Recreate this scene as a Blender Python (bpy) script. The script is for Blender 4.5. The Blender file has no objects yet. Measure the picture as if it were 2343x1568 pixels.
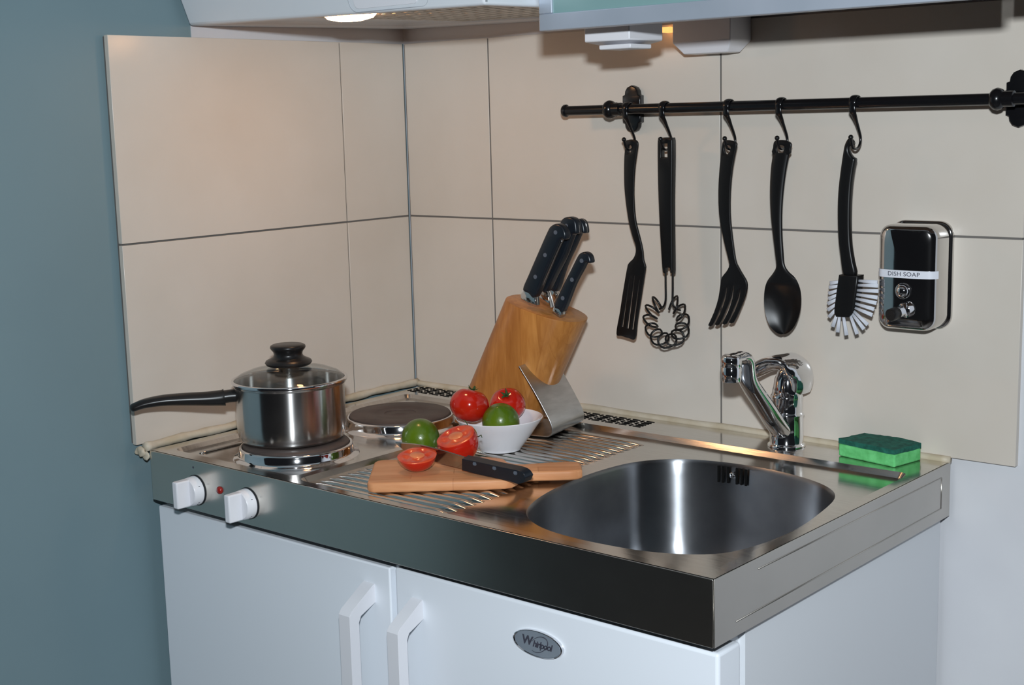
import bpy, bmesh, math, random
from mathutils import Vector, Matrix, noise
random.seed(7)
PI = math.pi
C = bpy.context.scene.collection
LIFT = 0.90                     # worktop height above the floor; everything is modelled with the worktop at z = 0
# ------------------------------------------------------------------ camera numbers
CAM = Vector((1.73163, -1.74788, 0.4738)); YAW, PITCH, ROLL, FPX = -0.70945, -0.16306, -0.02581, 3169.05
def cam_axes():
    cy, sy, cp, sp = math.cos(YAW), math.sin(YAW), math.cos(PITCH), math.sin(PITCH)
    f = Vector((sy*cp, cy*cp, sp)); r = Vector((cy, -sy, 0)); u = r.cross(f)
    c, s = math.cos(ROLL), math.sin(ROLL)
    return c*r + s*u, -s*r + c*u, f
RX, UX, FX = cam_axes()
def at(px, py, ax='y', c=0.0):
    """the point of a real plane (x, y or z = c) seen at a measured pixel"""
    d = RX*((px-1171.5)/FPX) - UX*((py-784)/FPX) + FX
    i = 'xyz'.index(ax)
    return CAM + d*((c-CAM[i])/d[i])
# ------------------------------------------------------------------ materials
def mat(name, col, rough=.5, metal=0, spec=.5, coat=0, coat_r=.05, trans=0, ior=1.45, emit=None, es=0, sss=0):
    m = bpy.data.materials.new(name); m.use_nodes = True
    b = m.node_tree.nodes['Principled BSDF']
    b.inputs['Base Color'].default_value = (*col, 1); b.inputs['Roughness'].default_value = rough
    b.inputs['Metallic'].default_value = metal; b.inputs['Specular IOR Level'].default_value = spec
    b.inputs['Coat Weight'].default_value = coat; b.inputs['Coat Roughness'].default_value = coat_r
    b.inputs['Transmission Weight'].default_value = trans; b.inputs['IOR'].default_value = ior
    if sss:
        b.inputs['Subsurface Weight'].default_value = sss; b.inputs['Subsurface Radius'].default_value = (1, .3, .1); b.inputs['Subsurface Scale'].default_value = .01
    if emit: b.inputs['Emission Color'].default_value = (*emit, 1); b.inputs['Emission Strength'].default_value = es
    return m
def nd(m, t, **kw):
    n = m.node_tree.nodes.new(t)
    for k, v in kw.items():
        if k in n.inputs: n.inputs[k].default_value = v
        else: setattr(n, k, v)
    return n
def lk(m, a, b): m.node_tree.links.new(a, b)
def mottle(m, c1, c2, scale=8, detail=5, stretch=(1,1,1), bump=0, bscale=None, lo=.35, hi=.65, rough=None, dist=.001):
    b = m.node_tree.nodes['Principled BSDF']
    tc = nd(m, 'ShaderNodeTexCoord'); mp = nd(m, 'ShaderNodeMapping'); mp.inputs['Scale'].default_value = stretch
    lk(m, tc.outputs['Object'], mp.inputs['Vector'])
    n = nd(m, 'ShaderNodeTexNoise'); n.inputs['Scale'].default_value = scale; n.inputs['Detail'].default_value = detail
    lk(m, mp.outputs[0], n.inputs['Vector'])
    r = nd(m, 'ShaderNodeValToRGB'); r.color_ramp.elements[0].position = lo; r.color_ramp.elements[1].position = hi
    r.color_ramp.elements[0].color = (*c1, 1); r.color_ramp.elements[1].color = (*c2, 1)
    lk(m, n.outputs['Fac'], r.inputs['Fac']); lk(m, r.outputs['Color'], b.inputs['Base Color'])
    if rough:
        mr = nd(m, 'ShaderNodeMapRange'); mr.inputs['To Min'].default_value = rough[0]; mr.inputs['To Max'].default_value = rough[1]
        lk(m, n.outputs['Fac'], mr.inputs['Value']); lk(m, mr.outputs[0], b.inputs['Roughness'])
    if bump:
        n2 = nd(m, 'ShaderNodeTexNoise'); n2.inputs['Scale'].default_value = bscale or scale*4; n2.inputs['Detail'].default_value = 3
        lk(m, mp.outputs[0], n2.inputs['Vector'])
        bp = nd(m, 'ShaderNodeBump'); bp.inputs['Strength'].default_value = bump; bp.inputs['Distance'].default_value = dist
        lk(m, n2.outputs['Fac'], bp.inputs['Height']); lk(m, bp.outputs[0], b.inputs['Normal'])
    return m
TILE = mottle(mat('glazed beige tile', (.6,.53,.45), .22, spec=.5), (.605,.545,.475), (.655,.60,.535), 5, 8, bump=.06, bscale=9, lo=.3, hi=.7, rough=(.16,.30), dist=.002)
TILE_EDGE = mat('raw tile edge', (.66,.64,.60), .7)
GROUT = mat('grey grout', (.15,.14,.13), .9)
TEAL = mottle(mat('blue grey wall paint', (.2,.3,.33), .55), (.165,.245,.275), (.183,.268,.298), 3, 6, bump=.15, bscale=60, lo=.3, hi=.7)
WPAINT = mottle(mat('white wall paint', (.7,.7,.72), .6), (.60,.605,.635), (.66,.665,.69), 4, 4, bump=.1, bscale=70)
CEIL = mat('ceiling paint', (.6,.6,.6), .8)
FLOORM = mottle(mat('grey vinyl floor', (.15,.13,.12), .5), (.10,.09,.085), (.16,.14,.13), 6, 5)
SIL = mottle(mat('yellowed sealant', (.55,.47,.34), .5), (.50,.42,.30), (.62,.55,.44), 30, 4, bump=.4, bscale=80)
STEEL = mottle(mat('worktop stainless steel', (.6,.57,.54), .16, 1), (.60,.575,.545), (.66,.635,.60), 20, 3, stretch=(1,12,1), bump=.04, bscale=50, rough=(.10,.19), dist=.0006)
APRON = mottle(mat('brushed stainless apron', (.55,.56,.54), .24, 1), (.66,.63,.57), (.69,.66,.60), 9, 3, bump=.0, rough=(.22,.27))
ENDST = mottle(mat('brushed stainless end panel', (.55,.54,.51), .3, 1), (.50,.475,.435), (.56,.53,.49), 5, 4, bump=.0, rough=(.28,.40))
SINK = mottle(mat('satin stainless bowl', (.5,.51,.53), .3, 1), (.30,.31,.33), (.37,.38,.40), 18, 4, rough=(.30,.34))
BRSTEEL = mottle(mat('brushed steel bracket', (.5,.51,.52), .3, 1), (.45,.455,.46), (.55,.555,.56), 14, 4, stretch=(8,1,8), bump=.05, rough=(.28,.38), dist=.0004)
CHROME = mat('chrome', (.80,.80,.82), .06, 1)
POLISH = mottle(mat('polished stainless', (.62,.60,.59), .08, 1), (.60,.585,.575), (.66,.645,.63), 12, 3, bump=.03, bscale=18, rough=(.05,.10), dist=.001)
BLADE = mat('blade steel', (.42,.42,.43), .16, 1)
BLACK = mat('matt black nylon', (.006,.006,.0065), .36, spec=.4)
IRON = mat('black enamelled iron', (.006,.006,.007), .22, spec=.5)
BAKE = mat('black bakelite', (.012,.011,.011), .3, spec=.5)
HANDLE = mat('black riveted handle', (.008,.012,.018), .32, spec=.5)
HOLE = mat('dark recess', (.006,.006,.006), .9, spec=.1)
GASKET = mat('dark rubber seal', (.01,.012,.016), .7)
LACQ = mat('white lacquered door', (.84,.88,.94), .38)
LACQ2 = mat('white lacquered carcass', (.72,.745,.78), .42)
PLAST = mat('white plastic', (.80,.80,.84), .35)
HOODM = mat('white enamel hood', (.72,.75,.79), .32)
MESHM = mottle(mat('grey hood filter', (.4,.38,.34), .4, .6), (.35,.32,.28), (.5,.47,.42), 60, 2)
CASTIRON = mottle(mat('cast iron hotplate', (.07,.05,.045), .55), (.060,.043,.038), (.090,.066,.058), 25, 5, bump=.1)
PORC = mat('white porcelain', (.82,.82,.86), .15, coat=.6)
ALU = mottle(mat('brushed aluminium frame', (.5,.54,.6), .42, .55), (.50,.555,.64), (.56,.61,.70), 10, 4)
FROST = mat('frosted teal glass', (.20,.33,.33), .3, spec=.6)
RED = mat('red pilot lens', (.30,.012,.008), .15, coat=1)
AMBER = mat('added warm glow', (.9,.35,.05), .3, emit=(1,.42,.12), es=1.6)  # emission imitates warm light on the tiles; no lamp there
LAMP = mat('hood lamp lens', (1,.8,.5), .4, emit=(1,.52,.24), es=42)
LABEL = mat('white label tape', (.72,.74,.80), .5)
INK = mat('dark ink', (.05,.05,.07), .6)
BRISTLE = mat('white nylon bristle', (.62,.64,.70), .5)
SPGREEN = mottle(mat('green sponge foam', (.10,.55,.16), .9), (.10,.46,.14), (.16,.62,.22), 90, 4, bump=.5, bscale=200)
SCOUR = mottle(mat('dark green scourer', (.01,.13,.09), .95), (.006,.075,.055), (.014,.14,.10), 120, 4, bump=.8, bscale=260)
TOM = mottle(mat('tomato skin', (.55,.02,.01), .16, coat=.7, sss=.08), (.40,.006,.004), (.56,.020,.006), 14, 3, lo=.3, hi=.75)
TOMF = mottle(mat('tomato flesh', (.75,.10,.04), .25, coat=.5, sss=.1), (.60,.028,.010), (.76,.10,.028), 45, 4)
CORE = mottle(mat('tomato core', (.8,.25,.1), .35, coat=.4), (.70,.15,.045), (.80,.24,.09), 60, 3)
CALYX = mat('green calyx', (.03,.07,.015), .7)
LIME = mottle(mat('lime peel', (.09,.24,.02), .3, coat=.35), (.032,.092,.003), (.105,.175,.006), 16, 4, bump=.35, bscale=160, lo=.3, hi=.7)
GLASS = bpy.data.materials.new('thin lid glass'); GLASS.use_nodes = True
_n = GLASS.node_tree; _n.nodes.clear()
_o = _n.nodes.new('ShaderNodeOutputMaterial'); _m = _n.nodes.new('ShaderNodeMixShader'); _l = _n.nodes.new('ShaderNodeLayerWeight'); _l.inputs[0].default_value = .5; _p = _n.nodes.new('ShaderNodeMath'); _p.operation = 'POWER'; _p.inputs[1].default_value = 4.0; _f = _n.nodes.new('ShaderNodeMath'); _f.operation = 'MULTIPLY_ADD'; _f.inputs[1].default_value = .6; _f.inputs[2].default_value = .035; _n.links.new(_l.outputs['Facing'], _p.inputs[0]); _n.links.new(_p.outputs[0], _f.inputs[0])
_t = _n.nodes.new('ShaderNodeBsdfTransparent'); _t.inputs[0].default_value = (.93,.95,.95,1); _g = _n.nodes.new('ShaderNodeBsdfGlossy'); _g.inputs['Roughness'].default_value = .03
_n.links.new(_f.outputs[0], _m.inputs[0]); _n.links.new(_t.outputs[0], _m.inputs[1]); _n.links.new(_g.outputs[0], _m.inputs[2]); _n.links.new(_m.outputs[0], _o.inputs['Surface'])
def aniso(m, a):
    b = m.node_tree.nodes['Principled BSDF']; b.inputs['Anisotropic'].default_value = a; b.inputs['Anisotropic Rotation'].default_value = .25
    t = nd(m, 'ShaderNodeTangent'); t.direction_type = 'RADIAL'; t.axis = 'Z'; lk(m, t.outputs[0], b.inputs['Tangent'])
    return m
POTM = aniso(mottle(mat('turned stainless pan', (.62,.60,.59), .12, 1), (.60,.585,.575), (.66,.645,.63), 12, 3, rough=(.19,.22)), .95)
def wood(name, a, b, d, axis_scale, stave, rough=.42, ang=0):
    m = mat(name, a, rough); bs = m.node_tree.nodes['Principled BSDF']
    tc = nd(m, 'ShaderNodeTexCoord'); mp = nd(m, 'ShaderNodeMapping'); mp.inputs['Rotation'].default_value = (0, 0, ang)
    lk(m, tc.outputs['Object'], mp.inputs['Vector'])
    mp2 = nd(m, 'ShaderNodeMapping'); mp2.inputs['Scale'].default_value = axis_scale; lk(m, mp.outputs[0], mp2.inputs['Vector'])
    n = nd(m, 'ShaderNodeTexNoise'); n.inputs['Scale'].default_value = 14; n.inputs['Detail'].default_value = 7; n.inputs['Distortion'].default_value = .6
    lk(m, mp2.outputs[0], n.inputs['Vector'])
    r = nd(m, 'ShaderNodeValToRGB'); r.color_ramp.elements[0].position = .3; r.color_ramp.elements[1].position = .72
    r.color_ramp.elements[0].color = (*a, 1); r.color_ramp.elements[1].color = (*b, 1); lk(m, n.outputs['Fac'], r.inputs['Fac'])
    mp3 = nd(m, 'ShaderNodeMapping'); mp3.inputs['Scale'].default_value = stave; lk(m, mp.outputs[0], mp3.inputs['Vector'])
    v = nd(m, 'ShaderNodeTexVoronoi', distance='CHEBYCHEV') if False else nd(m, 'ShaderNodeTexBrick')
    v.inputs['Color1'].default_value = (1,1,1,1); v.inputs['Color2'].default_value = (*[x for x in d], 1); v.inputs['Mortar'].default_value = (.8,.72,.66,1)
    v.inputs['Scale'].default_value = 1; v.inputs['Mortar Size'].default_value = .008; v.inputs['Brick Width'].default_value = 1; v.inputs['Row Height'].default_value = 1
    lk(m, mp3.outputs[0], v.inputs['Vector'])
    mx = nd(m, 'ShaderNodeMix', data_type='RGBA', blend_type='MULTIPLY'); mx.inputs[0].default_value = 1
    lk(m, r.outputs['Color'], mx.inputs[6]); lk(m, v.outputs['Color'], mx.inputs[7]); lk(m, mx.outputs[2], bs.inputs['Base Color'])
    return m
BOARDM = wood('beech staves', (.66,.29,.13), (.76,.385,.19), (.86,.79,.72), (1.2,9,9), (9,42,42), .5, 0)
BLOCKM = wood('oiled bamboo', (.41,.155,.032), (.58,.255,.065), (.78,.72,.66), (9,9,1.2), (38,38,6), .33, 0)
# ------------------------------------------------------------------ object helpers
def setp(o, label=None, cat=None, group=None, kind=None):
    if label: o['label'] = label
    if cat: o['category'] = cat
    if group: o['group'] = group
    if kind: o['kind'] = kind
    return o
def wloc(p):
    v = Vector((0,0,0))
    while p: v += p.location; p = p.parent
    return v
def link(name, me, m, parent=None, smooth=None, loc=None):
    o = bpy.data.objects.new(name, me)
    for mm in (m if isinstance(m, (list, tuple)) else [m]): me.materials.append(mm)
    org = loc if loc is not None else wloc(parent)
    org = Vector(org)
    me.transform(Matrix.Translation(-org)); o.location = org - wloc(parent); o.parent = parent
    C.objects.link(o)
    if smooth is not None and len(me.polygons):
        me.polygons.foreach_set('use_smooth', [True]*len(me.polygons))
        if smooth < 179: me.set_sharp_from_angle(angle=math.radians(smooth))
    return o
def obj(name, bm, m, parent=None, smooth=35, loc=None, recalc=True):
    if recalc: bmesh.ops.recalc_face_normals(bm, faces=bm.faces)
    me = bpy.data.meshes.new(name); bm.to_mesh(me); bm.free()
    return link(name, me, m, parent, smooth, loc)
def thing(name, loc, label, cat, group=None):
    o = bpy.data.objects.new(name, None); o.location = loc; o.empty_display_size = .05; C.objects.link(o)
    return setp(o, label, cat, group)
def bev(o, w, seg=2, ang=35):
    b = o.modifiers.new('bevel', 'BEVEL'); b.width = w; b.segments = seg; b.limit_method = 'ANGLE'; b.angle_limit = math.radians(ang)
    return o
def box(bm, x0, x1, y0, y1, z0, z1, mi=0):
    v = [bm.verts.new(p) for p in ((x0,y0,z0),(x1,y0,z0),(x1,y1,z0),(x0,y1,z0),(x0,y0,z1),(x1,y0,z1),(x1,y1,z1),(x0,y1,z1))]
    for f in ((3,2,1,0),(4,5,6,7),(0,1,5,4),(1,2,6,5),(2,3,7,6),(3,0,4,7)):
        bm.faces.new([v[i] for i in f]).material_index = mi
    return v
def BX(*a):
    bm = bmesh.new(); box(bm, *a); return bm
def lathe(bm, prof, cx=0, cy=0, cz=0, n=64, M=None, a0=0, a1=2*PI):
    """profile of (radius, z) turned about the z axis"""
    rings = []
    full = abs(a1-a0-2*PI) < 1e-6
    cnt = n if full else n+1
    for r, z in prof:
        if r < 1e-7:
            v = bm.verts.new((cx, cy, cz+z)); rings.append([v]*cnt)
        else:
            rings.append([bm.verts.new((cx+r*math.cos(a0+(a1-a0)*i/n), cy+r*math.sin(a0+(a1-a0)*i/n), cz+z)) for i in range(cnt)])
    for a, b in zip(rings, rings[1:]):
        for i in range(n if full else cnt-1):
            j = (i+1) % cnt
            q = []
            for v in (a[i], a[j], b[j], b[i]):
                if v not in q: q.append(v)
            if len(q) > 2:
                try: bm.faces.new(q)
                except ValueError: pass
    if M is not None:
        vs = set(v for r in rings for v in r)
        for v in vs: v.co = M @ v.co
    return rings
def catmull(pts, k=6, closed=False):
    P = [Vector(p) for p in pts]; n = len(P); out = []
    for i in range(n if closed else n-1):
        if closed: a, b, c, d = P[(i-1) % n], P[i], P[(i+1) % n], P[(i+2) % n]
        else: a, b, c, d = P[max(i-1,0)], P[i], P[i+1], P[min(i+2,n-1)]
        for s in range(k):
            t = s/k
            out.append(.5*((2*b) + (c-a)*t + (2*a-5*b+4*c-d)*t*t + (3*b-a-3*c+d)*t**3))
    if not closed: out.append(P[-1])
    return out
def tube(bm, pts, rad, n=10, closed=False, flat=None, up=None):
    """sweep; rad number or list; flat = list of second radii measured along the up vector"""
    N = len(pts); pts = [Vector(p) for p in pts]
    R = rad if isinstance(rad, (list, tuple)) else [rad]*N
    F = flat if flat else R
    rings = []; u = Vector(up) if up else None
    for i, p in enumerate(pts):
        if closed: t = pts[(i+1) % N]-pts[i-1]
        else: t = pts[min(i+1,N-1)]-pts[max(i-1,0)]
        t.normalize()
        if up: uu = Vector(up)
        else:
            if u is None: u = Vector((0,0,1)) if abs(t.z) < .9 else Vector((1,0,0))
            uu = u
        w = t.cross(uu).normalized(); uu = w.cross(t).normalized(); u = uu
        rings.append([bm.verts.new(p + w*math.cos(2*PI*k/n)*R[i] + uu*math.sin(2*PI*k/n)*F[i]) for k in range(n)])
    for i in range(N if closed else N-1):
        a, b = rings[i], rings[(i+1) % N]
        for k in range(n): bm.faces.new((a[k], a[(k+1) % n], b[(k+1) % n], b[k]))
    if not closed:
        bm.faces.new(rings[0][::-1]); bm.faces.new(rings[-1])
def ball(bm, c, r, sc=(1,1,1), u=20, v=14):
    M = Matrix.Translation(c) @ Matrix.Diagonal((*[r*s for s in sc], 1))
    bmesh.ops.create_uvsphere(bm, u_segments=u, v_segments=v, radius=1, matrix=M)
def flat_shape(name, loops, thick, bevel=0.0008, res=2):
    """closed 2-D loops (first = outline, rest = holes) -> solid mesh in the local XY plane, centred on z = 0"""
    cu = bpy.data.curves.new(name, 'CURVE'); cu.dimensions = '2D'; cu.fill_mode = 'BOTH'
    cu.extrude = max(thick/2-bevel, 0); cu.bevel_depth = bevel; cu.bevel_resolution = res; cu.offset = -bevel
    for L in loops:
        s = cu.splines.new('POLY'); s.points.add(len(L)-1); s.use_cyclic_u = True
        for p, q in zip(s.points, L): p.co = (q[0], q[1], 0, 1)
    o = bpy.data.objects.new(name, cu); C.objects.link(o)
    dg = bpy.context.evaluated_depsgraph_get()
    me = bpy.data.meshes.new_from_object(o.evaluated_get(dg))
    bpy.data.objects.remove(o); bpy.data.curves.remove(cu)
    bm = bmesh.new(); bm.from_mesh(me); bpy.data.meshes.remove(me)
    bmesh.ops.remove_doubles(bm, verts=bm.verts, dist=1e-6)
    return bm
def smooth_loop(L, k=4):
    return [(p.x, p.y) for p in catmull([(a, b, 0) for a, b in L], k, True)]
def wall_shape(name, pxloops, y, thick, m, parent, bevel=.0012, k=4, bend=None, sharp=()):
    """outline measured on the plane y, given real thickness, optionally bent in depth"""
    L = []
    for i, lp in enumerate(pxloops):
        q = [at(u, v, 'y', y) for u, v in lp]; q = [(p.x, p.z) for p in q]
        L.append(q if i in sharp else smooth_loop(q, k))
    bm = flat_shape(name, L, thick, bevel)
    for v in bm.verts:
        x, z, d = v.co
        v.co = (x, y - d + (bend(x, z) if bend else 0), z)
    return obj(name, bm, m, parent, 40)
def text_mesh(s, size, depth=.0002, shear=0, align='CENTER', space=1, fat=0):
    cu = bpy.data.curves.new('txt', 'FONT'); cu.body = s; cu.size = size; cu.extrude = depth; cu.shear = shear; cu.offset = fat
    cu.align_x = align; cu.align_y = 'CENTER'; cu.space_character = space
    o = bpy.data.objects.new('txt', cu); C.objects.link(o)
    me = bpy.data.meshes.new_from_object(o.evaluated_get(bpy.context.evaluated_depsgraph_get()))
    bpy.data.objects.remove(o); bpy.data.curves.remove(cu)
    bm = bmesh.new(); bm.from_mesh(me); bpy.data.meshes.remove(me)
    return bm
# ================================================================== THE SETTING
def struct(name, bm, m, parent=None, smooth=35):
    return setp(obj(name, bm, m, parent, smooth), kind='structure')
WT = .009
bm = bmesh.new()
box(bm, -.11, -WT, -1.27, .10, -LIFT, 1.6)
wl = struct('wall_left', bm, TEAL)
struct('wall_back', BX(-.109, 3.2, WT, .12, -LIFT, 1.6), WPAINT)
struct('floor', BX(-.3, 3.2, -3.4, .12, -LIFT-.05, -LIFT), FLOORM)
struct('ceiling', BX(-.3, 3.2, -3.4, .12, 1.6, 1.65), CEIL)
# unpainted plaster patch of the left wall behind the hood
setp(obj('trim_5', BX(-WT, -WT+.0012, -.441, WT, .60, .64), WPAINT), kind='structure')
G = .0028
ZG, ZT, ZB, TW = .3022, .6009, .004, .4468
def tiles(name, axis, cols, rows, flip=False):
    bm = bmesh.new()
    for (a0, a1) in cols:
        for (z0, z1) in rows:
            if axis == 'x': box(bm, a0+G/2, a1-G/2, 0, WT, z0+G/2, z1-G/2)
            else: box(bm, -WT+.0, .0, -a1+G/2, -a0-G/2, z0+G/2, z1-G/2)
    o = struct(name, bm, [TILE, TILE_EDGE])
    bev(o, .0006, 2)
    return o
tb = tiles('trim_1', 'x', [(.0012, .1946), (.1946, .1946+TW), (.1946+TW, .1946+2*TW)], [(ZB, ZG), (ZG, ZT)])
tl = tiles('trim_2', 'y', [(.0012, .1503), (.1503, .1503+TW)], [(ZB, ZG), (ZG, ZT)])
# grout bed behind the joints
struct('trim_3', BX(.001, .1946+2*TW-.003, 0.0009, WT-.0005, ZB+.003, ZT-.003), GROUT)
struct('trim_4', BX(-WT+.0005, -.0009, -.1503-TW+.003, -.001, ZB+.003, ZT-.003), GROUT)
for v in tl.data.vertices:       # the left wall runs a touch out of square
    v.co.x += .0106*(-v.co.y)*.9 if v.co.y < 0 else 0
# sealant beads between worktop and tiles
bm = bmesh.new()
pts = catmull([(.0+x, -.001+random.uniform(-.0006,.0006), .002+random.uniform(-.001,.001)) for x in [i*.05 for i in range(20)]]+[(1.0,-.001,.002)], 3)
tube(bm, pts, .0055, 8)
struct('trim_6', bm, SIL, smooth=180)
bm = bmesh.new()
pts = [(.004+.0085*(-y)/.59*1.2, y, .0035+random.uniform(-.001,.001)) for y in [-i*.04 for i in range(15)]]+[(.022,-.592,.004)]
tube(bm, catmull(pts, 3), [.0066+.0006*math.sin(i*1.3) for i in range((len(pts)-1)*3+1)], 8)
ball(bm, Vector((.014,-.594,-.003)), .0085, (1.2,.5,.9)); ball(bm, Vector((.020,-.5905,-.009)), .0060, (1.3,.5,1.3)); ball(bm, Vector((.008,-.595,-.004)), .006, (1.2,.5,.9))
for v in bm.verts: v.co += Vector(noise.noise_vector(v.co*130))*(.0022 if v.co.y < -.57 else .0012)
struct('trim_7', bm, SIL, smooth=180)
# ================================================================== WORKTOP
wt = thing('kitchen_worktop', (.514,-.295,-.075), 'stainless steel worktop with built-in sink, drainer and two electric hotplates', 'worktop')
X0, X1, Y0, H = .028, 1.0, -.589, .075
def rrect(x0, x1, y0, y1, r, n=6):
    out = []
    for cx, cy, a in ((x1-r,y1-r,0),(x0+r,y1-r,PI/2),(x0+r,y0+r,PI),(x1-r,y0+r,1.5*PI)):
        for i in range(n+1):
            t = a+PI/2*i/n; out.append((cx+r*math.cos(t), cy+r*math.sin(t)))
    return out
sink_ctl = [(.668,-.490),(.642,-.430),(.628,-.353),(.627,-.275),(.640,-.215),(.677,-.171),(.736,-.150),(.802,-.147),(.868,-.160),(.918,-.186),
            (.947,-.226),(.963,-.297),(.971,-.365),(.967,-.440),(.945,-.499),(.890,-.532),(.821,-.543),(.753,-.540),(.705,-.523)]
sink_loop = [(p.x, p.y) for p in catmull([(a,b,0) for a,b in sink_ctl], 5, True)]
sink_loop = sink_loop[::-1]                          # same turning sense as rrect
scx = sum(p[0] for p in sink_loop)/len(sink_loop); scy = sum(p[1] for p in sink_loop)/len(sink_loop)
def loopv(bm, L, z): return [bm.verts.new((x, y, z)) for x, y in L]
def fillring(bm, A, B):
    es = []
    for L in (A, B):
        if L is None: continue
        for i in range(len(L)):
            e = bm.edges.get((L[i], L[(i+1) % len(L)])) or bm.edges.new((L[i], L[(i+1) % len(L)])); es.append(e)
    bmesh.ops.triangle_fill(bm, use_beauty=True, edges=es)
def bridge(bm, A, B):
    for i in range(len(A)):
        j = (i+1) % len(A); bm.faces.new((A[i], A[j], B[j], B[i]))
bm = bmesh.new()
PX0, PX1, PY0, PY1, PD = .337, .984, -.574, -.088, .0072
out = loopv(bm, [(X0,Y0+.002),(X1-.001,Y0+.002),(X1-.001,.0),(X0,.0)], 0)
pan_hi = loopv(bm, rrect(PX0, PX1, PY0, PY1, .016), 0)
pan_lo = loopv(bm, rrect(PX0+.006, PX1-.005, PY0+.005, PY1-.0055, .012), -PD)
hob_hi = loopv(bm, rrect(.052, .323, -.566, -.075, .016), 0)
hob_lo = loopv(bm, rrect(.0565, .319, -.562, -.079, .013), -.006)
# top skin with two openings
es = []
for L in (out, pan_hi, hob_hi):
    for i in range(len(L)): es.append(bm.edges.new((L[i], L[(i+1) % len(L)])))
bmesh.ops.triangle_fill(bm, use_beauty=True, edges=es)
bridge(bm, pan_hi, pan_lo); bridge(bm, hob_hi, hob_lo)
fillring(bm, hob_lo, None)
def scaled(L, k): return [(scx+(x-scx)*k, scy+(y-scy)*k) for x, y in L]
lip0 = loopv(bm, scaled(sink_loop, 1.0), -PD)
fillring(bm, pan_lo, lip0)
top = obj('worktop_sheet', bm, STEEL, wt, 20)
for p in top.data.polygons:                           # consistent upward normals
    pass
# drainer ridges pressed into the pan
bm = bmesh.new()
yy = -.134; nr = 0
while yy > -.56:
    xl, xr = .352, .596+.004*math.sin(yy*9)
    n = 14
    prev = None
    for i in range(n+1):
        t = i/n; x = xl+(xr-xl)*t
        e = min(1, math.sin(PI*min(t*8, 1)/2), math.sin(PI*min((1-t)*12, 1)/2)) if 0 < t < 1 else .02
        ring = [bm.verts.new((x, yy+.0052*math.cos(a)*(.6+.4*e), -PD+.0043*e*math.sin(a))) for a in [PI*k/8 for k in range(9)]]
        if prev:
            for k in range(8): bm.faces.new((prev[k], prev[k+1], ring[k+1], ring[k]))
        prev = ring
    yy -= .0163; nr += 1
obj('drainer_ridges', bm, STEEL, wt, 180)
# apron and end panel
bm = bmesh.new(); box(bm, X0, X1-.0012, Y0, Y0+.002, -H, -.0005)
bev(obj('front_apron', bm, APRON, wt), .0012, 3)
bm = bmesh.new(); box(bm, X1-.0012, X1, Y0+.0012, 0, -H, -.0005)
bev(obj('end_panel', bm, ENDST, wt), .0005, 2)
bm = bmesh.new()                                       # pressed outline on the end panel
def press(bm, a, b): tube(bm, [a, b], .0009, 6)
press(bm, (X1, -.545, -.0585), (X1, -.028, -.0585)); press(bm, (X1, -.028, -.0585), (X1, -.028, -.016))
press(bm, (X1, -.028, -.016), (X1, -.50, -.013))
obj('pressed_moulding', bm, ENDST, wt, 180)
obj('underside_seal', BX(X0+.001, X1-.003, Y0+.002, Y0+.012, -H-.0014, -H), GASKET, wt)
bm = bmesh.new(); box(bm, X1-.014, X1-.004, -.575, -.003, -H-.002, -H)
obj('underside_seal', bm, GASKET, wt)
# bowl
sb = bmesh.new()
prof = [(1.0,-PD),(.992,-PD-.002),(.986,-PD-.006),(.982,-.03),(.965,-.10),(.955,-.122),(.93,-.140),(.88,-.150),(.80,-.1545),(.50,-.157),(.13,-.159)]
rings = [loopv(sb, scaled(sink_loop, k), z) for k, z in prof]
for a, b in zip(rings, rings[1:]): bridge(sb, a, b)
sb.faces.new(rings[-1])
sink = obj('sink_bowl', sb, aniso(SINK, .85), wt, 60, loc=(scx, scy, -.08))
bm = bmesh.new(); lathe(bm, [(.0,-.1575),(.012,-.1575),(.03,-.156),(.041,-.1545),(.043,-.156)], scx, scy)
obj('drain_strainer', bm, CHROME, sink, 180)
bm = bmesh.new()
bc = at(1663,1093,'y',-.168)
def back_y(x):                                         # where the bowl's rear wall is at this x
    c = [(abs(p[0]-x), p[1]) for p in sink_loop if p[1] > scy]; return min(c)[1]
for i, dx in enumerate((-.0205,-.0135,-.0065,.0065,.0135,.0205)):
    x = bc.x+dx; y = scy+(back_y(x)-scy)*.975-.0012
    box(bm, x-.0014, x+.0014, y-.0010, y+.001, bc.z-.012, bc.z+.011)
obj('overflow_slots', bm, HOLE, sink)
bm = bmesh.new(); y = scy+(back_y(bc.x)-scy)*.975-.002
lathe(bm, [(0,.003),(.003,.0026),(.0045,.001),(.005,0)], n=20, M=Matrix.Translation((bc.x, y, bc.z)) @ Matrix.Rotation(PI/2, 4, 'X'))
obj('overflow_screw', bm, CHROME, sink, 180)
# vent grilles in the rear ledge
def vent(x0, x1, y0, y1):
    bm = bmesh.new(); n = 0
    cw = .0262; rows = 3; rh = (y1-y0)/rows
    x = x0; k = 0
    while x + .006 < x1:
        for r in range(rows):
            yc = y0+(r+.5)*rh
            # upright dash, then two level dashes
            box(bm, x, x+.0034, yc-rh*.30, yc+rh*.30, .0002, .0006)
            if x+.022 < x1:
                for s in (-.27, .27):
                    box(bm, x+.0075, x+.0215, yc+s*rh-.0015, yc+s*rh+.0015, .0002, .0006)
        x += cw; k += 1
    return obj('vent_grille', bm, HOLE, wt)
vent(.034, .185, -.060, -.014)
vent(.385, .548, -.066, -.022)
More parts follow.
